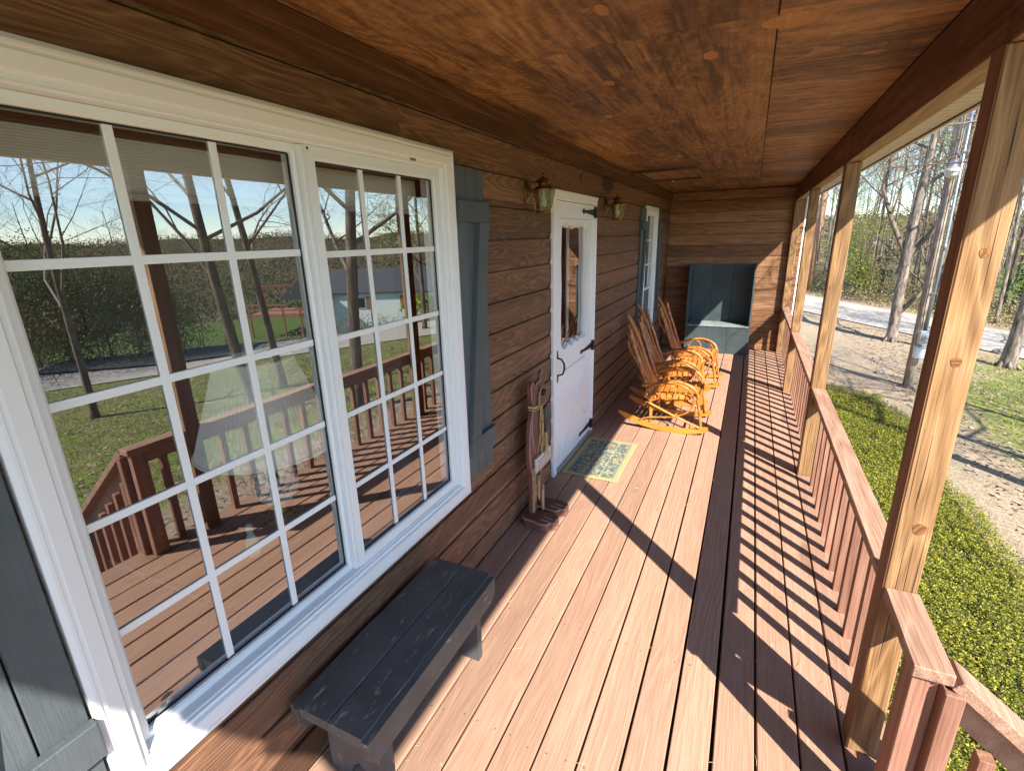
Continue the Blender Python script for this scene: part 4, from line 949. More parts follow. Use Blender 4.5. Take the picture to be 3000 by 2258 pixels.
for y, s in ((Y0, 1), (Y1, -1)):
    yi = y + .012 * s
    stick('rear_leg', [(.520, yi, .055), (.515, yi, .20), (.505, yi, .33)], .0165, M['bark'])
    stick('front_leg', [(.972, yi, .070), (.955, yi, .20), (.925, yi, .335), (.915, yi, .40)], .0135, M['bark'])
    stick('arm', [(.425, y - .012 * s, .435), (.52, y - .018 * s, .452), (.62, y - .020 * s, .484), (.715, y - .022 * s, .502), (.80, y - .022 * s, .492), (.87, y - .020 * s, .462), (.915, y - .016 * s, .415), (.93, y - .004 * s, .36)], .0135, M['bark'])
    stick('arm_hoop', [(.505, y - .03 * s, .30), (.47, y - .034 * s, .36), (.50, y - .036 * s, .425), (.60, y - .036 * s, .475), (.72, y - .036 * s, .488), (.82, y - .034 * s, .455), (.885, y - .032 * s, .385), (.895, y - .030 * s, .30), (.85, y - .026 * s, .225), (.74, y - .02 * s, .165), (.60, y - .016 * s, .140), (.50, y - .016 * s, .125), (.42, y - .014 * s, .090)], .0085, M['bark'])
    for (cx, cz, r) in ((.665, .40, .070), (.53, .37, .062)):
        t = np.linspace(0, 6.283, 17)
        obj('ring', MB().tube([(cx + r * math.cos(q), y - .030 * s, cz + r * 1.08 * math.sin(q)) for q in t], .0052, 6, False), M['bark'], ch, smooth='all')
    stick('brace', [(.495, y - .016 * s, .275), (.70, y - .018 * s, .185), (.965, y - .016 * s, .080)], .0105, M['chair_slat'])
    stick('side_rail', [(.47, yi, .315), (.70, yi, .345), (.93, yi, .372)], .013, M['bark'])
    stick('back_post', [(.525, y + .012 * s, .30), (.455, y + .016 * s, .46), (.385, y + .018 * s, .66), (.318, y + .020 * s, .84), (.286, y + .022 * s, .955)], .0195, M['bark_dark'], 6, 8)
for x, z, nm in ((.925, .372, 'front_rail'), (.505, .325, 'rear_rail')):
    stick(nm, [(x, Y0, z - .012), (x, YM, z - .016), (x, Y1, z - .012)], .012, M['bark'])
stick('stretcher', [(.52, Y0, .17), (.52, Y1, .17)], .010, M['bark']); stick('stretcher', [(.955, Y0, .17), (.955, Y1, .17)], .010, M['bark'])
for i in range(8):
    x = .512 + i * .056; z = .338 + (x - .5) * .105
    prof_ = [(Y0 - .012, z - .030), (Y0 - .004, z - .004), (Y0 + .03, z + .008), (Y0 + .12, z + .001), (YM, z - .004), (Y1 - .12, z + .001), (Y1 - .03, z + .008), (Y1 + .004, z - .004), (Y1 + .012, z - .030)]
    sp_ = spline(prof_, 3); v = []; f = []; n = len(sp_)
    for q in sp_: v += [(x - .021, q[0], q[1] + .004), (x + .021, q[0], q[1] + .007), (x + .021, q[0], q[1] - .002), (x - .021, q[0], q[1] - .005)]
    for j in range(n - 1):
        for k in range(4): f.append((j * 4 + k, j * 4 + (k + 1) % 4, j * 4 + 4 + (k + 1) % 4, j * 4 + 4 + k))
    f += [(3, 2, 1, 0), tuple(range((n - 1) * 4, n * 4))]
    obj('seat_slat', MB().add(v, f), M['chair_slat'], ch)
obj('seat_front', MB().prism([(Y0 + .01, .325), (Y1 - .01, .325), (Y1 - .004, .385), (YM, .378), (Y0 + .004, .385)], .936, .950, 'x'), M['chair_slat'], ch)
tops = [.83, .905, .965, 1.05, .965, .905, .83]
for i in range(7):
    y = YM + (i - 3) * .056; hgt = tops[i]
    k = (hgt - .34) / (1.062 - .34)
    path = spline([(.515, .335), (.44, .335 + .20 * k), (.365, .335 + .42 * k), (.29, .335 + .60 * k), (.29 - .1 * k * k + .02, hgt)], 5)
    obj('back_slat', strip(path, (lambda t, w_=(.0245 if i != 3 else .042): (.0245 + (w_ - .0245) * min(1, max(0, (t - .55) / .2))) * (1 if t < .93 else math.sqrt(max(.06, 1 - ((t - .93) / .07) ** 2)))), .008, y), M['chair_slat_z'], ch)
for zz, xx in ((.45, .452), (.70, .350)): stick('back_rail', [(xx - .012, Y0 + .01, zz), (xx - .025, YM, zz), (xx - .012, Y1 - .01, zz)], .009, M['bark_dark'])
dup(ch, (.58, 5.575, 0), R(1.5), label='middle bentwood rocking chair, squeezed between two others')
dup(ch, (.675, 6.315, 0), R(-1.0), label='farthest bentwood rocking chair, in front of the grey cabinet')

# ------------------------------------------------------------------ grey settle cabinet at the end wall
cb = empty('settle_cabinet', (.87, 8.25, 0), label='blue grey board cabinet with one shelf against the end wall', cat='cabinet')
CX0, CX1, CY0, CY1 = .405, 1.322, 8.06, 8.486
for x in (CX0, CX1 - .022):
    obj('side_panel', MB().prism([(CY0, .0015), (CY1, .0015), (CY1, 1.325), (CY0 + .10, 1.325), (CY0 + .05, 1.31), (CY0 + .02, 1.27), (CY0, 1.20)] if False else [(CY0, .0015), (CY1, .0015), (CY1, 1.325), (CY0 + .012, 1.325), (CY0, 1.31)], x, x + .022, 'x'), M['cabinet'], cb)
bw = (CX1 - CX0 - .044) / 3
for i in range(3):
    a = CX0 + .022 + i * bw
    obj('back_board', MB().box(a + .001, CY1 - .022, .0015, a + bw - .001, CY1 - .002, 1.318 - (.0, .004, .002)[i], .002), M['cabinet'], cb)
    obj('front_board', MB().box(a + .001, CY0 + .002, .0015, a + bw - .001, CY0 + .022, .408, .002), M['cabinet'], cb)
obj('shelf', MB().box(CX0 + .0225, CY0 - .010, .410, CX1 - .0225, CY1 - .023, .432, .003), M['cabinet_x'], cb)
for (x, z) in ((.50, .95), (1.18, 1.29), (1.03, 1.30), (1.03, .07)): obj('knot', MB().lathe([(.0, 0), (.011, 0), (.008, .0015), (0, .002)], 0, 0, 0, 9).xf(Matrix.Translation((x, (CY1 - .0222 if z > .5 else CY0 + .0018), z)) @ Matrix.Rotation(R(90), 4, 'X')), M['dark'], cb)

# ------------------------------------------------------------------ things inside the window
tb = empty('side_table', (-.42, 1.2, 0), label='dark table behind the large window glass', cat='table')
obj('table_top', MB().box(-.78, .75, .675, -.26, 1.72, .70, .005), plain('dark table wood', (.05, .03, .02), .3), tb)
for (x, y) in ((-.74, .79), (-.30, .79), (-.74, 1.68), (-.30, 1.68)): obj('leg', MB().box(x - .02, y - .02, .001, x + .02, y + .02, .6745, .003), plain('dark leg wood', (.05, .03, .02), .4), tb)
lp = empty('table_lamp', (-.42, 1.21, .70), label='table lamp with pleated shade and glass globe seen through the window', cat='lamp')
def pleat():
    v = []; f = []; n = 160
    for (r0, z) in ((.255, 1.03), (.135, 1.375)):
        for k in range(n):
            a = 2 * math.pi * k / n; r_ = r0 * (1 + (.012 if k % 2 else 0)); v.append((-.42 + r_ * math.cos(a), 1.21 + r_ * math.sin(a), z))
    for k in range(n): f.append((k, (k + 1) % n, n + (k + 1) % n, n + k))
    return MB().add(v, f)
fbm = NB('pleated shade cloth'); fbm.fin((.90, .86, .76), .9, .1); M['shadecloth'] = fbm.m
obj('shade', pleat(), M['shadecloth'], lp)
for r_, z in ((.257, 1.03), (.137, 1.375)):
    t = np.linspace(0, 6.283, 41); obj('shade_ring', MB().tube([(-.42 + r_ * math.cos(q), 1.21 + r_ * math.sin(q), z) for q in t], .006, 6, False), M['shadecloth'], lp)
gb = MB()
for i in range(90):
    z = 1 - 2 * (i + .5) / 90; a = i * 2.39996; r_ = math.sqrt(1 - z * z); cx, cyv, cz = -.42 + .075 * r_ * math.cos(a), 1.21 + .075 * r_ * math.sin(a), .86 + .08 * z
    gb.lathe([(.001, -.016), (.011, -.011), (.016, 0), (.011, .011), (.001, .016)], cx, cyv, cz, 7)
obj('glass_globe', gb, plain('milky green glass', (.50, .60, .55), .12, 0, .1), lp, smooth='all')
obj('lamp_base', MB().lathe([(.06, .7005), (.06, .72), (.03, .735), (.02, .79)], -.42, 1.21, 0, 14), M['brass'], lp, smooth=True)
obj('lamp_stem', MB().lathe([(.012, .93), (.012, 1.34)], -.42, 1.21, 0, 10), M['brass'], lp)
fg = empty('glass_figurine', (-.30, .985, .7), label='small glass bird figurine on the table behind the glass', cat='figurine')
obj('bottle', MB().lathe([(.020, .7005), (.026, .72), (.022, .76), (.010, .79), (.014, .81), (.010, .825), (.002, .83)], -.30, .985, 0, 12), plain('pale green glass', (.35, .50, .46), .1), fg, smooth='all')
for i, c in enumerate(((.6, .08, .03), (.75, .55, .05), (.65, .10, .05), (.15, .32, .70))):
    q = empty('golf_tee', (-.30, 1.33 + i * .035, .7005), label=('red', 'yellow', 'orange red', 'blue')[i] + ' plastic peg on the table behind the window', cat='peg', group='coloured pegs on the table')
    obj('peg', MB().lathe([(.0025, 0), (.003, .04), (.009, .055), (.009, .06)], -.30, 1.33 + i * .035, .7005, 8), plain('peg plastic %d' % i, c, .4), q)
# ------------------------------------------------------------------ planted bed along the porch
def bed_edge(y): return 3.72 + .10 * np.sin(y * 1.7) + .06 * np.sin(y * 4.1 + 1)
nb_ = 46000
by = np.random.uniform(-2.2, 10.75, nb_ * 2); bx = np.random.uniform(1.93, 3.95, nb_ * 2)
gap = np.sin(bx * 9.1 + by * 4.3) * np.sin(by * 7.7 - bx * 5.1) + .6 * np.sin(by * 17 + bx * 13)
k = (gap > -1.2 + .3 * np.random.rand(nb_ * 2)) & (bx < bed_edge(by) + np.random.normal(0, .02, nb_ * 2)) & ~((by < 1.35) & (by > -.5) & (bx < 3.3)) & (by < 10.6 + .12 * np.sin(bx * 3))
bx, by = bx[k][:nb_], by[k][:nb_]
den = np.sin(bx * 2.3 + by * 1.1) * np.sin(by * 1.9 - bx) * .5 + .5
top = gz(bx, by) + np.where(True, .10, 0) + .05 * den + np.random.normal(0, .021, len(bx))
V = []; nl = 7
ph = np.random.rand(len(bx)) * 6.28
for j in range(nl):
    a = ph + j * 2.4; tilt = np.random.uniform(-.25, .75, len(bx)); ln = np.random.uniform(.012, .023, len(bx)) * (1.0 if j < 5 else 1.25); wd = ln * .30
    zz = top - (.0 if j < 5 else .025) - .004 * j
    dx, dy = np.cos(a), np.sin(a); cx, cyq = bx + dx * .004, by + dy * .004; tz = np.sin(tilt); tl = np.cos(tilt)
    base = np.c_[cx, cyq, zz]; tip = base + np.c_[dx * ln * tl, dy * ln * tl, ln * tz]; mid = base * .45 + tip * .55; side = np.c_[-dy * wd, dx * wd, 0 * dx + .002]
    V.append(np.stack([base, mid - side, tip, mid + side], 1))
V = np.stack(V, 1).reshape(-1, 3)
npobj('ground_cover', V, np.arange(len(V)).reshape(-1, 4), leafmat('ground cover leaf', (.034, .056, .007), (.190, .200, .018), (.47, .43, .055), .5, .2, .35), kind='stuff')
bsx, bsy = np.meshgrid(np.linspace(1.84, 3.58, 12), np.linspace(-2.3, 10.45, 50), indexing='ij'); I = np.arange(600).reshape(12, 50)
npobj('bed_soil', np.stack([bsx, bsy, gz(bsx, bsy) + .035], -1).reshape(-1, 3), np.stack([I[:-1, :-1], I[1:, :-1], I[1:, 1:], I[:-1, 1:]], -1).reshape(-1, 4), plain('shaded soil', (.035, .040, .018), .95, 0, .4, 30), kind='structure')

# ------------------------------------------------------------------ trees
def barkm(name, c1, c2, sc=10):
    b = NB(name); v, r = b.co(); n = b.noise(b.vm('MULTIPLY', v, (1, 1, .22)), sc, 5, .7); n2 = b.noise(v, 1.2, 3, .6)
    c = b.mix(b.rng(n, .35, .65), c1, c2); c = b.mix(b.rng(n2, .5, .7, 0, .35), c, tuple(x * 1.3 for x in c2))
    b.bump(n, .9, .02); return b.fin(c, .9, .1)
M['tbark'] = barkm('grey oak bark', (.075, .058, .045), (.30, .25, .21), 14)
M['tbark2'] = barkm('brown bark', (.09, .065, .045), (.22, .17, .13), 12)
M['twig'] = plain('twig', (.20, .155, .12), .9, 0, .3, 3)
def tree_geo(seed, H, r0, lean=(0, 0), limbs=13, start=.35, spread=.42, levels=3, twig=5, droop=.0, fork=None):
    rr = random.Random(seed); tr = MB(); cr = MB(); tips = []; tr.oriented = cr.oriented = True
    pts = []; x = y = 0.0
    n = 12
    for i in range(n + 1):
        t = i / n; x = lean[0] * H * t + .018 * H * math.sin(t * 5 + seed) * t; y = lean[1] * H * t + .018 * H * math.cos(t * 4.3 + seed * 2) * t - .018 * H * math.cos(seed * 2) * t
        pts.append((x, y, H * t))
    rad = [r0 * (1.35 if i == 0 else 1.0) * (1 - .80 * (i / n) ** 1.1) for i in range(n + 1)]
    pts.insert(1, (pts[0][0] * .9, pts[0][1] * .9, .03 * H)); rad.insert(1, r0 * 1.05)
    tr.tube(pts, rad, 10)
    def grow(p, d, L, r, lv):
        m = 4 if lv < 2 else 3; q = [p]; dd = d.copy()
        for i in range(m):
            dd = (dd + Vector((rr.gauss(0, .16), rr.gauss(0, .16), rr.gauss(.05, .12) - droop * lv * .08))).normalized(); q.append(q[-1] + dd * L / m)
        cr.tube(q, [r * (1 - .72 * i / m) for i in range(m + 1)], 5 if lv == 0 else 3, False)
        if lv >= levels: tips.append(q[-1]); return
        nb = [7, 6, twig][min(lv, 2)]
        for i in range(nb):
            t = .25 + .75 * (i + rr.random()) / nb; j = min(m - 1, int(t * m)); f = t * m - j; bp = q[j].lerp(q[j + 1], min(1, f))
            sd_ = dd.cross(Vector((rr.gauss(0, 1), rr.gauss(0, 1), rr.gauss(0, 1)))).normalized()
            nd = (dd * .72 + sd_ * .75 + Vector((0, 0, .10))).normalized(); grow(bp, nd, L * (.62 - .25 * t) * rr.uniform(.8, 1.2), r * (.50 - .22 * t), lv + 1)
    for i in range(limbs):
        t = start + (1 - start) * (i + rr.random()) / limbs; j = min(n, int(t * n)) ; j = min(j, n - 1); f = t * n - j
        a_ = Vector(pts[j + 1]); b_ = Vector(pts[min(j + 2, n + 1)]); bp = a_.lerp(b_, f); az = i * 2.4 + rr.uniform(-.5, .5); el = rr.uniform(.35, .95)
        d = Vector((math.cos(az) * math.cos(el), math.sin(az) * math.cos(el), math.sin(el))); L = H * spread * (1.05 - .62 * t) * rr.uniform(.8, 1.25); grow(bp, d, L, r0 * (.46 - .32 * t), 0)
    if fork:
        for (fz, az, el, L, r) in fork:
            j = int(fz * n); bp = Vector(pts[j + 1]); grow(bp, Vector((math.cos(az) * math.cos(el), math.sin(az) * math.cos(el), math.sin(el))), L, r, 0)
    return tr, cr, tips
def leaves(nm, tips, per, size, spread, mat, par, rs=1):
    g = np.random.RandomState(rs); t = np.array([p[:] for p in tips]); c = np.repeat(t, per, 0) + g.normal(0, spread, (len(t) * per, 3))
    return quadcloud(nm, c, size, mat, par, g)
def quadcloud(nm, c, size, mat, par, g, **k):
    n = len(c); a = g.normal(0, 1, (n, 3)); a /= np.linalg.norm(a, axis=1)[:, None]; b = np.cross(a, g.normal(0, 1, (n, 3))); b /= np.linalg.norm(b, axis=1)[:, None]
    s = size * g.uniform(.5, 1.2, (n, 1)); a = a * s; b = b * s * .7
    V = np.stack([c - a, c + b * .8, c + a, c - b * .8], 1).reshape(-1, 3)
    return npobj(nm, V, np.arange(4 * n).reshape(n, 4), mat, par, origin=WPOS[par] if par else (0, 0, 0), **k)
def make_tree(nm, x, y, geo, lb, bark='tbark', leaf=None, group=None, base=None, cat='tree'):
    z = float(gz(x, y)) - .06 if base is None else base
    t = empty(nm, (x, y, z), label=lb, cat=cat, group=group); T = Matrix.Translation((x, y, z))
    tr, cr, tips = geo
    tr.xf(T); cr.xf(T); tips = [T @ p for p in tips]
    obj('trunk', tr, M[bark], t, smooth='all', origin=(x, y, z)); obj('crown', cr, M['twig'] if bark != 'tbark' else M['tbark2'], t, smooth='all', origin=(x, y, z))
    if leaf: leaves('foliage', tips, leaf[0], leaf[1], leaf[2], leaf[3], t)
    return t
LF_y = leafmat('young yellow green leaf', (.20, .23, .04), (.36, .38, .075), (.48, .48, .13), .6, .35)
LF_b = leafmat('bronze bud', (.20, .14, .07), (.30, .23, .10), (.34, .33, .11), .7, .3)
LF_d = leafmat('cedar needle', (.018, .040, .012), (.05, .085, .022), (.09, .125, .035), .7, .15)
LF_g = leafmat('shrub leaf', (.035, .060, .012), (.09, .13, .025), (.20, .22, .05), .6, .25)
LF_o = leafmat('dry undergrowth', (.17, .125, .075), (.32, .25, .14), (.36, .33, .13), .8, .2)
LF_t = leafmat('thicket leaf', (.05, .04, .02), (.11, .085, .035), (.22, .20, .06), .7, .2)
def flare(t, x, y, r):
    z = float(gz(x, y)); mb = MB()
    for k in range(6):
        a = k * 1.05 + .4; mb.tube([(x + r * .5 * math.cos(a), y + r * .5 * math.sin(a), z + r * 1.6), (x + r * 1.0 * math.cos(a), y + r * 1.0 * math.sin(a), z + r * .45), (x + r * 1.9 * math.cos(a + .1), y + r * 1.9 * math.sin(a + .1), z - .03)], [r * .30, r * .34, r * .12], 6)
    obj('root_flare', mb, M['tbark'], t, smooth='all')
t1 = make_tree('oak_tree', 5.08, 17.07, tree_geo(4, 9.5, .135, (.0, .00), 9, .42, .36, 3, 5, 0, [(.10, .1, .95, 3.4, .070), (.30, 2.8, 1.15, 4.2, .075), (.32, -.2, 1.1, 4.4, .075)]), 'grey barked forked oak standing between the gravel and the road', 'tbark'); flare(t1, 5.08, 17.07, .145)
t2 = make_tree('oak_tree', 7.06, 15.40, tree_geo(9, 10, .15, (.03, -.03), 10, .40, .42, 3, 5), 'grey trunk with flared roots on the grass right of the nearest post', 'tbark'); flare(t2, 7.06, 15.4, .16)
make_tree('yard_tree', 5.24, 6.8, tree_geo(21, 11, .115, (-.035, .02), 16, .22, .34, 3, 8, .5), 'bare yard tree reflected in the right half of the large window', 'tbark2')
make_tree('yard_tree', 7.5, 6.3, tree_geo(33, 11, .10, (.02, -.12), 16, .22, .38, 3, 8, .7), 'leaning bare tree reflected beside the dark post in the window', 'tbark2')
make_tree('yard_tree', 8.6, 7.9, tree_geo(35, 11, .085, (.0, -.09), 15, .24, .34, 3, 8, .5), 'thinner leaning bare tree reflected left of the window mullion', 'tbark2')
make_tree('yard_tree', 11.5, 5.3, tree_geo(51, 9, .08, (-.02, .02), 16, .25, .55, 3, 8, 1.0), 'bare tree with drooping boughs reflected at the top left of the window', 'tbark2')
make_tree('leafing_tree', 10.6, 16.6, tree_geo(61, 8, .10, (0, 0), 12, .2, .36, 2, 6), 'pale green leafing tree reflected at the right edge of the large window', 'tbark2', (14, .045, .22, LF_y))

# woodland across the road: five tree shapes, copied
protos = []
for i, (sd_, H, r0, lf) in enumerate(((101, 11, .075, (4, .024, .16, LF_y)), (102, 12.5, .085, None), (103, 9.5, .055, (12, .030, .22, LF_y)), (104, 12, .07, (7, .028, .20, LF_y)), (105, 10, .06, None))):
    protos.append(make_tree('woodland_tree', -40 - i * 4, 60, tree_geo(sd_, H, r0, (random.uniform(-.05, .05), random.uniform(-.05, .05)), 14, .38, .26, 2, 7), 'slender bare tree in the woodland across the road', 'tbark' if i % 2 else 'tbark2', lf, 'woodland trees across the road', base=-1))
used = set(); rw = random.Random(12); cnt = 0; spots = []
for tries in range(6000):
    if cnt >= 150: break
    az = R(rw.uniform(2.0, 30)); D = 24 + 60 * rw.random() ** 1.5
    x, y = 1.24 + D * math.sin(az), D * math.cos(az); d = (y - 24.8 + 1.05 * x) / 1.45
    if d < 5.9 or (x < 6 and y < 40 and az < R(6.4)): continue
    if any((x - a) ** 2 + (y - b) ** 2 < (.55 + D * .012) ** 2 for a, b in spots): continue
    spots.append((x, y)); i = rw.choice((0, 0, 1, 1, 2, 3, 3, 4)); lb = ('slender bare tree in the woodland across the road', 'slender bare tree in the woodland across the road', 'slim tree with young yellow green leaves across the road', 'slim tree with young yellow green leaves across the road', 'slender bare tree in the woodland across the road')[i]
    dup_loc = (x, y, float(gz(x, y)) - .05); s_ = rw.uniform(.75, 1.2)
    if i not in used:
        used.add(i); o = protos[i]; o.location = dup_loc; o.rotation_euler[2] = rw.uniform(0, 6.28); o.scale = (s_, s_, s_ * rw.uniform(.9, 1.15)); o['label'] = lb; o['group'] = 'woodland trees across the road'
    else: dup(protos[i], dup_loc, rw.uniform(0, 6.28), (s_, s_, s_ * rw.uniform(.9, 1.15)), lb, group='woodland trees across the road')
    cnt += 1
for (azd, D, i) in ((34, 60, 0), (41, 75, 1), (56, 34, 4), (58, 40, 1), (61, 27, 0), (63, 30, 1), (66, 29, 4), (68, 26, 0), (70, 31, 1), (73, 27, 0), (55, 44, 3), (52, 70, 0), (47, 80, 1), (60, 36, 3)):
    x, y = -1.3 + D * math.sin(R(azd)), D * math.cos(R(azd)); dup(protos[i], (x, y, float(gz(x, y)) - .1), azd * 1.7, (.62, .62, .55), 'bare tree beyond the road seen only in the window reflection', group='trees reflected beyond the road')
# dark cedars and yellow-green saplings
def cedar(seed, H, rad):
    g = np.random.RandomState(seed); n = 2600; t = g.rand(n) ** .8; a = g.rand(n) * 6.28; r = rad * (1 - t) ** .8 * (.55 + .45 * g.rand(n)) * (1 + .25 * np.sin(a * 3 + t * 14)); return np.c_[r * np.cos(a), r * np.sin(a), .15 * H + .85 * H * t], g
def shrubby(seed, H, rad, n=1800):
    g = np.random.RandomState(seed); c = g.normal(0, 1, (9, 3)) * np.array([rad * .5, rad * .5, H * .22]) + np.array([0, 0, H * .55]); i = g.randint(0, 9, n); p = c[i] + g.normal(0, .28, (n, 3)) * np.array([rad, rad, H * .4]); p[:, 2] = np.clip(p[:, 2], .05, None); return p, g
def leafy(nm, x, y, pts, size, mat, lb, H, group=None, cat='tree', stem=.05):
    p, g = pts; z = float(gz(x, y)); t = empty(nm, (x, y, z), label=lb, cat=cat, group=group)
    mb = MB(); mb.tube([(x, y, z - .05), (x + .03, y, z + H * .4), (x, y + .04, z + H * .85)], [stem, stem * .7, stem * .2], 6)
    rr = random.Random(int(H * 100))
    for i in range(10): 
        k_ = rr.randrange(len(p)); q = p[k_]; mb.tube([(x, y, z + H * rr.uniform(.1, .5)), (x + q[0] * .5, y + q[1] * .5, z + q[2] * .75), (x + q[0], y + q[1], z + q[2])], [stem * .4, stem * .25, stem * .08], 4)
    obj('trunk', mb, M['tbark2'], t); quadcloud('foliage', p + np.array([x, y, z]), size, mat, t, g); return t
def pol(az, D, mirror=False): return ((-1.3 if mirror else 1.24) + D * math.sin(R(az)), D * math.cos(R(az)))
leafy('cedar_tree', *pol(21.8, 30), cedar(1, 3.4, 1.3), .07, LF_d, 'dark green cedar across the road behind the nearest post', 3.4, 'cedars across the road')
leafy('cedar_tree', *pol(24.5, 31), cedar(2, 4.2, 1.6), .07, LF_d, 'dark green cedar at the right edge across the road', 4.2, 'cedars across the road')
leafy('cedar_tree', *pol(15.6, 33), cedar(3, 2.4, .8), .06, LF_d, 'dark green cedar across the road behind the meter pole', 2.4, 'cedars across the road')
leafy('sapling', *pol(9.2, 29.5), shrubby(4, 3.6, .9, 4200), .050, LF_y, 'bright yellow green sapling across the road left of the oak', 3.4)
leafy('sapling', *pol(11.2, 31), shrubby(5, 1.8, .6, 900), .050, LF_d, 'low dark green bush across the road beside the yellow sapling', 1.8, cat='bush')
leafy('sapling', *pol(7.6, 32), shrubby(6, 3.2, .8, 2600), .045, LF_y, 'pale leafing sapling across the road between second and third posts', 3.0)
for j, (azd, D, H, rad) in enumerate(((60.8, 24.5, 3.0, 2.0), (63.0, 23.8, 3.6, 2.2), (65.2, 24.4, 3.8, 2.4), (67.6, 24, 3.4, 2.2), (70, 24.2, 3.9, 2.5), (72.6, 24.5, 3.6, 2.4))):
    leafy('thicket_shrub', *pol(azd, D, True), shrubby(20 + j, H, rad, 12000), .045, (LF_g, LF_t, LF_d, LF_t)[j % 4], ('rightmost', 'second from right', 'third from right', 'third from left', 'second from left', 'leftmost')[j] + ' of the six dense roadside shrubs reflected in the left panes', H, 'roadside thicket in the reflection', 'shrub')
# undergrowth at the far side of the road and far wooded slopes
g = np.random.RandomState(77); n = 60000; t = g.rand(n) * 62 - 16; dd = 5.0 + 9 * g.rand(n) ** 1.3
px = 5.0 + .69 * t + .725 * dd * 1.0; py = 24.8 - 1.05 * 5.0 - .724 * t + .69 * dd * 1.0
kk = (px < 17) & (px > -6) & (py > 0); px, py = px[kk], py[kk]; hh = 1.5 * g.rand(len(px)) ** 1.8 * (.5 + .5 * np.sin(px * 1.1) * np.sin(py * .9 + 1)) ** 1.0
kk = ~((px < 4.4) & (py < 34) & (hh > .25)); px, py, hh = px[kk], py[kk], hh[kk]
quadcloud('undergrowth', np.c_[px, py, gz(px, py) + .03 + hh * .75], .045, LF_o, None, g, kind='stuff')
n = 4500; px = 1.24 + (24 + 16 * g.rand(n)) * np.sin(R(1) + R(26) * g.rand(n)); py = np.sqrt(np.maximum(1, (24 + 20 * g.rand(n)) ** 2 - px ** 2)); dd = (py - 24.8 + 1.05 * px) / 1.45; kk = (dd > 5.1) & (dd < 16); px, py = px[kk], py[kk]
quadcloud('green_undergrowth', np.c_[px, py, gz(px, py) + .03 + .5 * g.rand(len(px)) ** 2], .04, LF_y, None, g, kind='stuff')
# dense leafing mass behind the first trees
n = 30000; az = R(-1) + R(33) * g.rand(n); D = 38 + 70 * g.rand(n); px = 1.24 + D * np.sin(az); py = D * np.cos(az); zt = gz(px, py) + (.3 + 4.2 * g.rand(n) ** 1.4 * (.7 + .3 * np.sin(az * 60)))
kk = (np.sin(px * .9) * np.sin(py * .7) + g.normal(0, .6, n)) > -.1
quadcloud('woodland_mass', np.c_[px, py, zt][kk], .10, leafmat('woodland mix', (.13, .095, .06), (.26, .21, .12), (.31, .30, .10), .8, .25), None, g, kind='stuff')
n = 130000; az = R(-3) + R(91) * g.rand(n); D = 120 + 600 * g.rand(n) ** .75; px = D * np.sin(az); py = D * np.cos(az); cz = gz(px, py); off = g.normal(0, 1, (n, 3)) * np.array([1.6, 1.6, 1.3]) * (.8 + D / 420)[:, None]
quadcloud('far_woods', np.c_[px, py, cz + 1.2] + off, .85, leafmat('far wood crowns', (.075, .060, .035), (.15, .115, .068), (.16, .165, .06), .9, .1), None, g, kind='stuff')

# ------------------------------------------------------------------ service pole and utilities
PX, PYY = 4.285, 11.71; PZ = float(gz(PX, PYY))
M['polewood'] = barkm('silvered pole wood', (.24, .19, .15), (.46, .39, .32), 22)
sp = empty('service_pole', (PX, PYY, PZ), label='weathered wooden service pole with conduit beside the green bed', cat='utility pole')
obj('pole', MB().tube([(PX - .05 * t, PYY, PZ - .1 + t * 8.4) for t in np.linspace(0, 1, 9)], [.090 - .045 * t ** .8 for t in np.linspace(0, 1, 9)], 14), M['polewood'], sp, smooth='all')
px_, py_ = PX + .072, PYY - .078
obj('conduit', MB().tube([(px_, py_, -.10), (px_ + .01, py_ + .01, 1.4), (px_ - .02, py_ + .03, 4.2)], .022, 10), plain('galvanised conduit', (.42, .45, .48), .35, .7, .1), sp, smooth='all')
obj('conduit_joint', MB().tube([(px_ + .01, py_ + .005, 1.38), (px_ + .01, py_ + .006, 1.50)], .028, 10), plain('conduit joint', (.36, .38, .40), .4, .7), sp, smooth='all')
for z in (.6, 3.0): obj('pipe_strap', MB().box(px_ - .05, py_ - .026, z, px_ + .035, py_ + .03, z + .02, .003), M['grey'], sp)
cabl = MB(); cabl.tube([(px_ - .08, py_ + .0, 4.5), (px_ - .085, py_ - .015, 2.6), (px_ - .09, py_ - .02, .3), (px_ - .07, py_ - .02, -.12)], .006, 6); obj('black_cable', cabl, M['black'], sp)
me_ = empty('electric_meter', (px_, py_ - .08, -.33), label='round glass electric meter on its grey box on the pole', cat='meter')
yb = py_ - .035
obj('meter_box', MB().box(px_ - .115, yb - .11, -.325, px_ + .115, yb, -.075, .012), plain('grey meter box', (.50, .52, .53), .45, .2), me_)
obj('meter_ring', MB().lathe([(.082, 0), (.088, .012), (.080, .022), (.070, .024)], 0, 0, 0, 22).xf(Matrix.Translation((px_ + .01, yb - .1105, -.195)) @ Matrix.Rotation(R(90), 4, 'X')), plain('meter ring', (.6, .62, .64), .3, .6), me_, smooth=True)
obj('meter_dome', MB().lathe([(.070, 0), (.068, .045), (.055, .062), (.0, .068)], 0, 0, 0, 22).xf(Matrix.Translation((px_ + .01, yb - .135, -.195)) @ Matrix.Rotation(R(90), 4, 'X')), plain('meter dome', (.62, .64, .64), .15), me_, smooth=True)
obj('dial_plate', MB().box(px_ - .045, yb - .206, -.20, px_ + .065, yb - .203, -.185), M['grey'], me_)
db = empty('disconnect_box', (px_, yb - .06, -.60), label='pale grey breaker box below the meter on the pole', cat='electrical box')
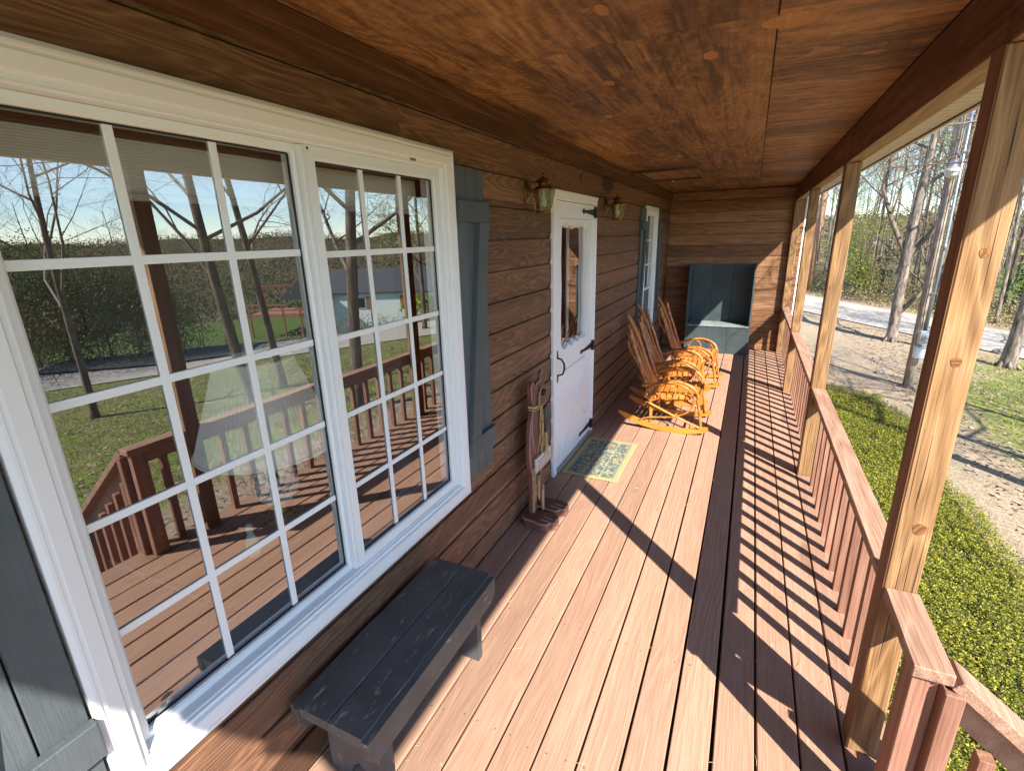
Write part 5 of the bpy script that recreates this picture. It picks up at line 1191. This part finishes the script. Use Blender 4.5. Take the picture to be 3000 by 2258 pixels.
obj('cabinet', MB().box(px_ - .14, yb - .13, -.595, px_ + .12, yb - .006, -.385, .008), plain('pale grey box', (.62, .66, .70), .4, .2), db)
obj('rain_lip', MB().box(px_ - .15, yb - .15, -.3845, px_ + .13, yb - .004, -.372, .004), plain('box lip', (.58, .62, .66), .4, .2), db)
obj('latch', MB().box(px_ + .06, yb - .139, -.58, px_ + .08, yb - .1302, -.55, .002), M['grey'], db)
yl = empty('yard_light', (PX - .1, PYY - .3, 2.6), label='white ribbed yard light hanging on the service pole', cat='yard light')
lx, ly = PX - .10, PYY - .30
obj('bracket', MB().tube([(PX, PYY - .11, 2.92), (PX - .05, PYY - .2, 2.99), (lx, ly, 2.95)], .022, 8), M['grey'], yl, smooth=True)
obj('housing', MB().lathe([(.03, .27), (.05, .265), (.062, .20), (.066, .16), (.105, .135), (.110, .125)], lx, ly, 2.60, 18), plain('grey lamp housing', (.36, .36, .38), .4, .4), yl, smooth=True)
rf_ = [(.112, .1245), (.128, .118), (.128, .085)]
for i in range(5): rf_ += [(.116 - .007 * i, .080 - i * .016), (.108 - .007 * i, .074 - i * .016)]
obj('refractor', MB().lathe(rf_ + [(.06, -.01), (.03, -.014)], lx, ly, 2.60, 20), plain('milky refractor', (.70, .66, .60), .35), yl, smooth=True)
def wire(nm, pts, r, lb, group=None): tagp(obj(nm, MB().tube(spline(pts, 8), r, 4), M['black']), lb, 'wire', group)
wire('overhead_wire', [(PX, PYY, 5.6), (8, 24, 6.2), (11, 34, 7.6)], .012, 'thin overhead wire running from the service pole over the road', 'overhead wires')
wire('overhead_wire', [(PX, PYY, 4.6), (4.3, 20, 3.4), (3.95, 29.0, 3.9)], .011, 'thin overhead wire between the service pole and the brown pole', 'overhead wires')
wire('overhead_wire', [(PX, PYY, 3.6), (1.5, 11.9, 3.4), (-1.5, 11.8, 3.9)], .010, 'thin service wire from the pole towards the house roof', 'overhead wires')
bp = empty('utility_pole', (4.0, 29.2, float(gz(4.0, 29.2))), label='slim brown utility pole with white transformer across the road', cat='utility pole')
zb_ = float(gz(4.0, 29.2)); obj('pole', MB().tube([(4.0, 29.2, zb_ - .1), (4.06, 29.2, zb_ + 3), (4.14, 29.2, zb_ + 6.0)], [.14, .125, .11], 10), plain('brown treated pole', (.26, .14, .08), .8, 0, .2), bp, smooth='all')
obj('transformer', MB().lathe([(.12, 0), (.20, .02), (.20, .62), (.16, .70), (.05, .74)], 3.72, 29.1, 3.05, 14), plain('pale transformer', (.66, .68, .70), .4), bp, smooth=True)
obj('insulator', MB().lathe([(.02, 0), (.05, .03), (.03, .08), (.05, .1), (.02, .16)], 3.78, 29.1, 3.79, 8), M['white'], bp); obj('cross_arm', MB().box(3.45, 29.05, 4.50, 4.75, 29.17, 4.62), plain('cross arm', (.24, .15, .09), .8), bp)
tl = empty('travel_trailer', (2.6, 33, float(gz(2.6, 33))), label='white trailer parked across the road behind the far posts', cat='trailer'); tz = float(gz(2.6, 33))
M['tw'] = plain('trailer white', (.78, .79, .80), .35)
obj('body', MB().prism([(1.0, tz + .45), (3.9, tz + .45), (3.95, tz + 1.9), (3.75, tz + 2.5), (3.2, tz + 2.75), (1.7, tz + 2.75), (1.1, tz + 2.5), (.95, tz + 1.9)], 32.4, 34.6, 'y'), M['tw'], tl)
for (a, b) in ((1.3, 2.1), (2.4, 3.5)):
    f_ = obj('window', MB().box(a, 32.36, tz + 1.35, b, 32.398, tz + 2.05, .02), M['black'], tl); obj('window_trim', MB().box(a - .04, 32.385, tz + 1.31, b + .04, 32.399, tz + 2.09), M['grey'], f_)
obj('stripe', MB().box(.98, 32.385, tz + .95, 3.9, 32.399, tz + 1.08), plain('grey stripe', (.35, .38, .42), .4), tl)
for x in (1.6, 3.2): obj('wheel', MB().lathe([(.1, -.09), (.34, -.09), (.36, 0), (.34, .09), (.1, .09)], 0, 0, 0, 16).xf(Matrix.Translation((x, 32.6, tz + .36)) @ Matrix.Rotation(R(90), 4, 'X')), M['black'], tl)
# stones on the gravel
rs_ = np.random.RandomState(9)
for (az, D, s_, lb) in ((12.3, 13.0, .10, 'grey rock lying on the gravel near the service pole'), (11.9, 14.2, .06, 'small rock on the gravel behind the larger one'), (20.1, 18.2, .16, 'pale rock on the grass behind the trunk with flared roots')):
    x, y = pol(az, D); v = []; bm = bmesh.new(); bmesh.ops.create_icosphere(bm, subdivisions=2, radius=s_)
    for q in bm.verts: q.co *= 1 + .22 * math.sin(q.co.x * 31 + D) * math.sin(q.co.y * 27 + 1); q.co.z *= .6; q.co += Vector((x, y, float(gz(x, y)) + s_ * .3))
    mb = MB().add([tuple(q.co) for q in bm.verts], [tuple(w_.index for w_ in f.verts) for f in bm.faces]); bm.free()
    obj('rock', mb, plain('grey stone', (.20, .185, .17), .9, 0, .2, 8, .4), label=lb, cat='rock')

# ------------------------------------------------------------------ house across the road (seen in the window reflection)
HC = Vector((27.6, 38.3, 0)); hz = -5.35; hu = Vector((.907, -.421, 0)); hn = Vector((.421, .907, 0))
hh_ = empty('neighbour_house', (HC.x, HC.y, hz), label='pale blue single storey house with dark roof reflected in the window', cat='house')
HM = Matrix(((hu.x, hn.x, 0, HC.x), (hu.y, hn.y, 0, HC.y), (0, 0, 1, hz), (0, 0, 0, 1)))
def hobj(nm, mb, mat, par, **k): return obj(nm, mb.xf(HM), mat, par, **k)
M['hwall'] = plain('pale blue siding', (.80, .84, .86), .7); M['hroof'] = plain('charcoal shingles', (.055, .06, .068), .9, 0, .3, 6); M['redwood'] = plain('red stained timber', (.33, .135, .065), .7, 0, .2, 4)
hobj('wall', MB().box(-9, .0, -1.6, 9.5, 9, 2.5), M['hwall'], hh_)
hobj('roof', MB().prism([(-.25, 2.56), (4.5, 4.5), (9.25, 2.56), (9.25, 2.42), (4.5, 4.3), (-.25, 2.42)], -9.6, 10.2, 'x'), M['hroof'], hh_)
hobj('roof_vent', MB().box(.6, 1.6, 3.25, .7, 1.7, 4.0), M['black'], hh_)
for (a, b) in ((-.6, .5), (-4.6, -3.5), (4.2, 5.3)):
    f_ = hobj('window', MB().box(a, -.06, 1.05, b, -.005, 2.1), M['white'], hh_); hobj('pane', MB().box(a + .08, -.075, 1.13, b - .08, -.0605, 2.02), M['black'], f_)
    for (c, d) in ((a - .42, a - .04), (b + .04, b + .42)): hobj('shutter', MB().box(c, -.06, 1.0, d, -.005, 2.15), M['redwood'], f_)
hobj('garage_porch_post', MB().box(8.6, -1.2, -1.2, 8.78, -1.02, 2.4), M['redwood'], hh_); hobj('porch_gable', MB().prism([(7.2, 2.2), (11.6, 2.2), (9.4, 4.1)], -1.8, 1.4, 'y'), M['hroof'], hh_)
dk = empty('timber_deck', (HC.x + 10, HC.y - 8, hz), label='red timber deck with pergola beside the reflected house', cat='deck')
hobj('platform', MB().box(9.7, -1.5, .55, 14.8, 3.5, .8), M['redwood'], dk)
for x in (9.9, 11.5, 13.1, 14.6): hobj('post', MB().box(x, -1.5, -2.2, x + .16, -1.34, 1.75), M['redwood'], dk)
for z in (1.15, 1.65): hobj('rail', MB().box(9.7, -1.52, z, 14.8, -1.40, z + .12), M['redwood'], dk)
for x in (10.6, 14.2): hobj('pergola_post', MB().box(x, 1.0, .8, x + .18, 1.18, 3.0), M['redwood'], dk)
for i in range(9): hobj('rafter', MB().box(10.0 + i * .58, .2, 3.02, 10.1 + i * .58, 3.4, 3.2), M['redwood'], dk)
leafy('round_bush', 24.6, 36.2, shrubby(60, 1.9, 1.4, 1500), .16, LF_y, 'round yellow green bush reflected in front of the pale house', 1.9, cat='bush')
V, F = strip_mesh(17.5, 9.5, 33, 27, 6.5, 0, .10, 80)
npobj('driveway', V, F, plain('dark asphalt', (.06, .062, .066), .9, 0, .2, 3), kind='structure', smooth=True)
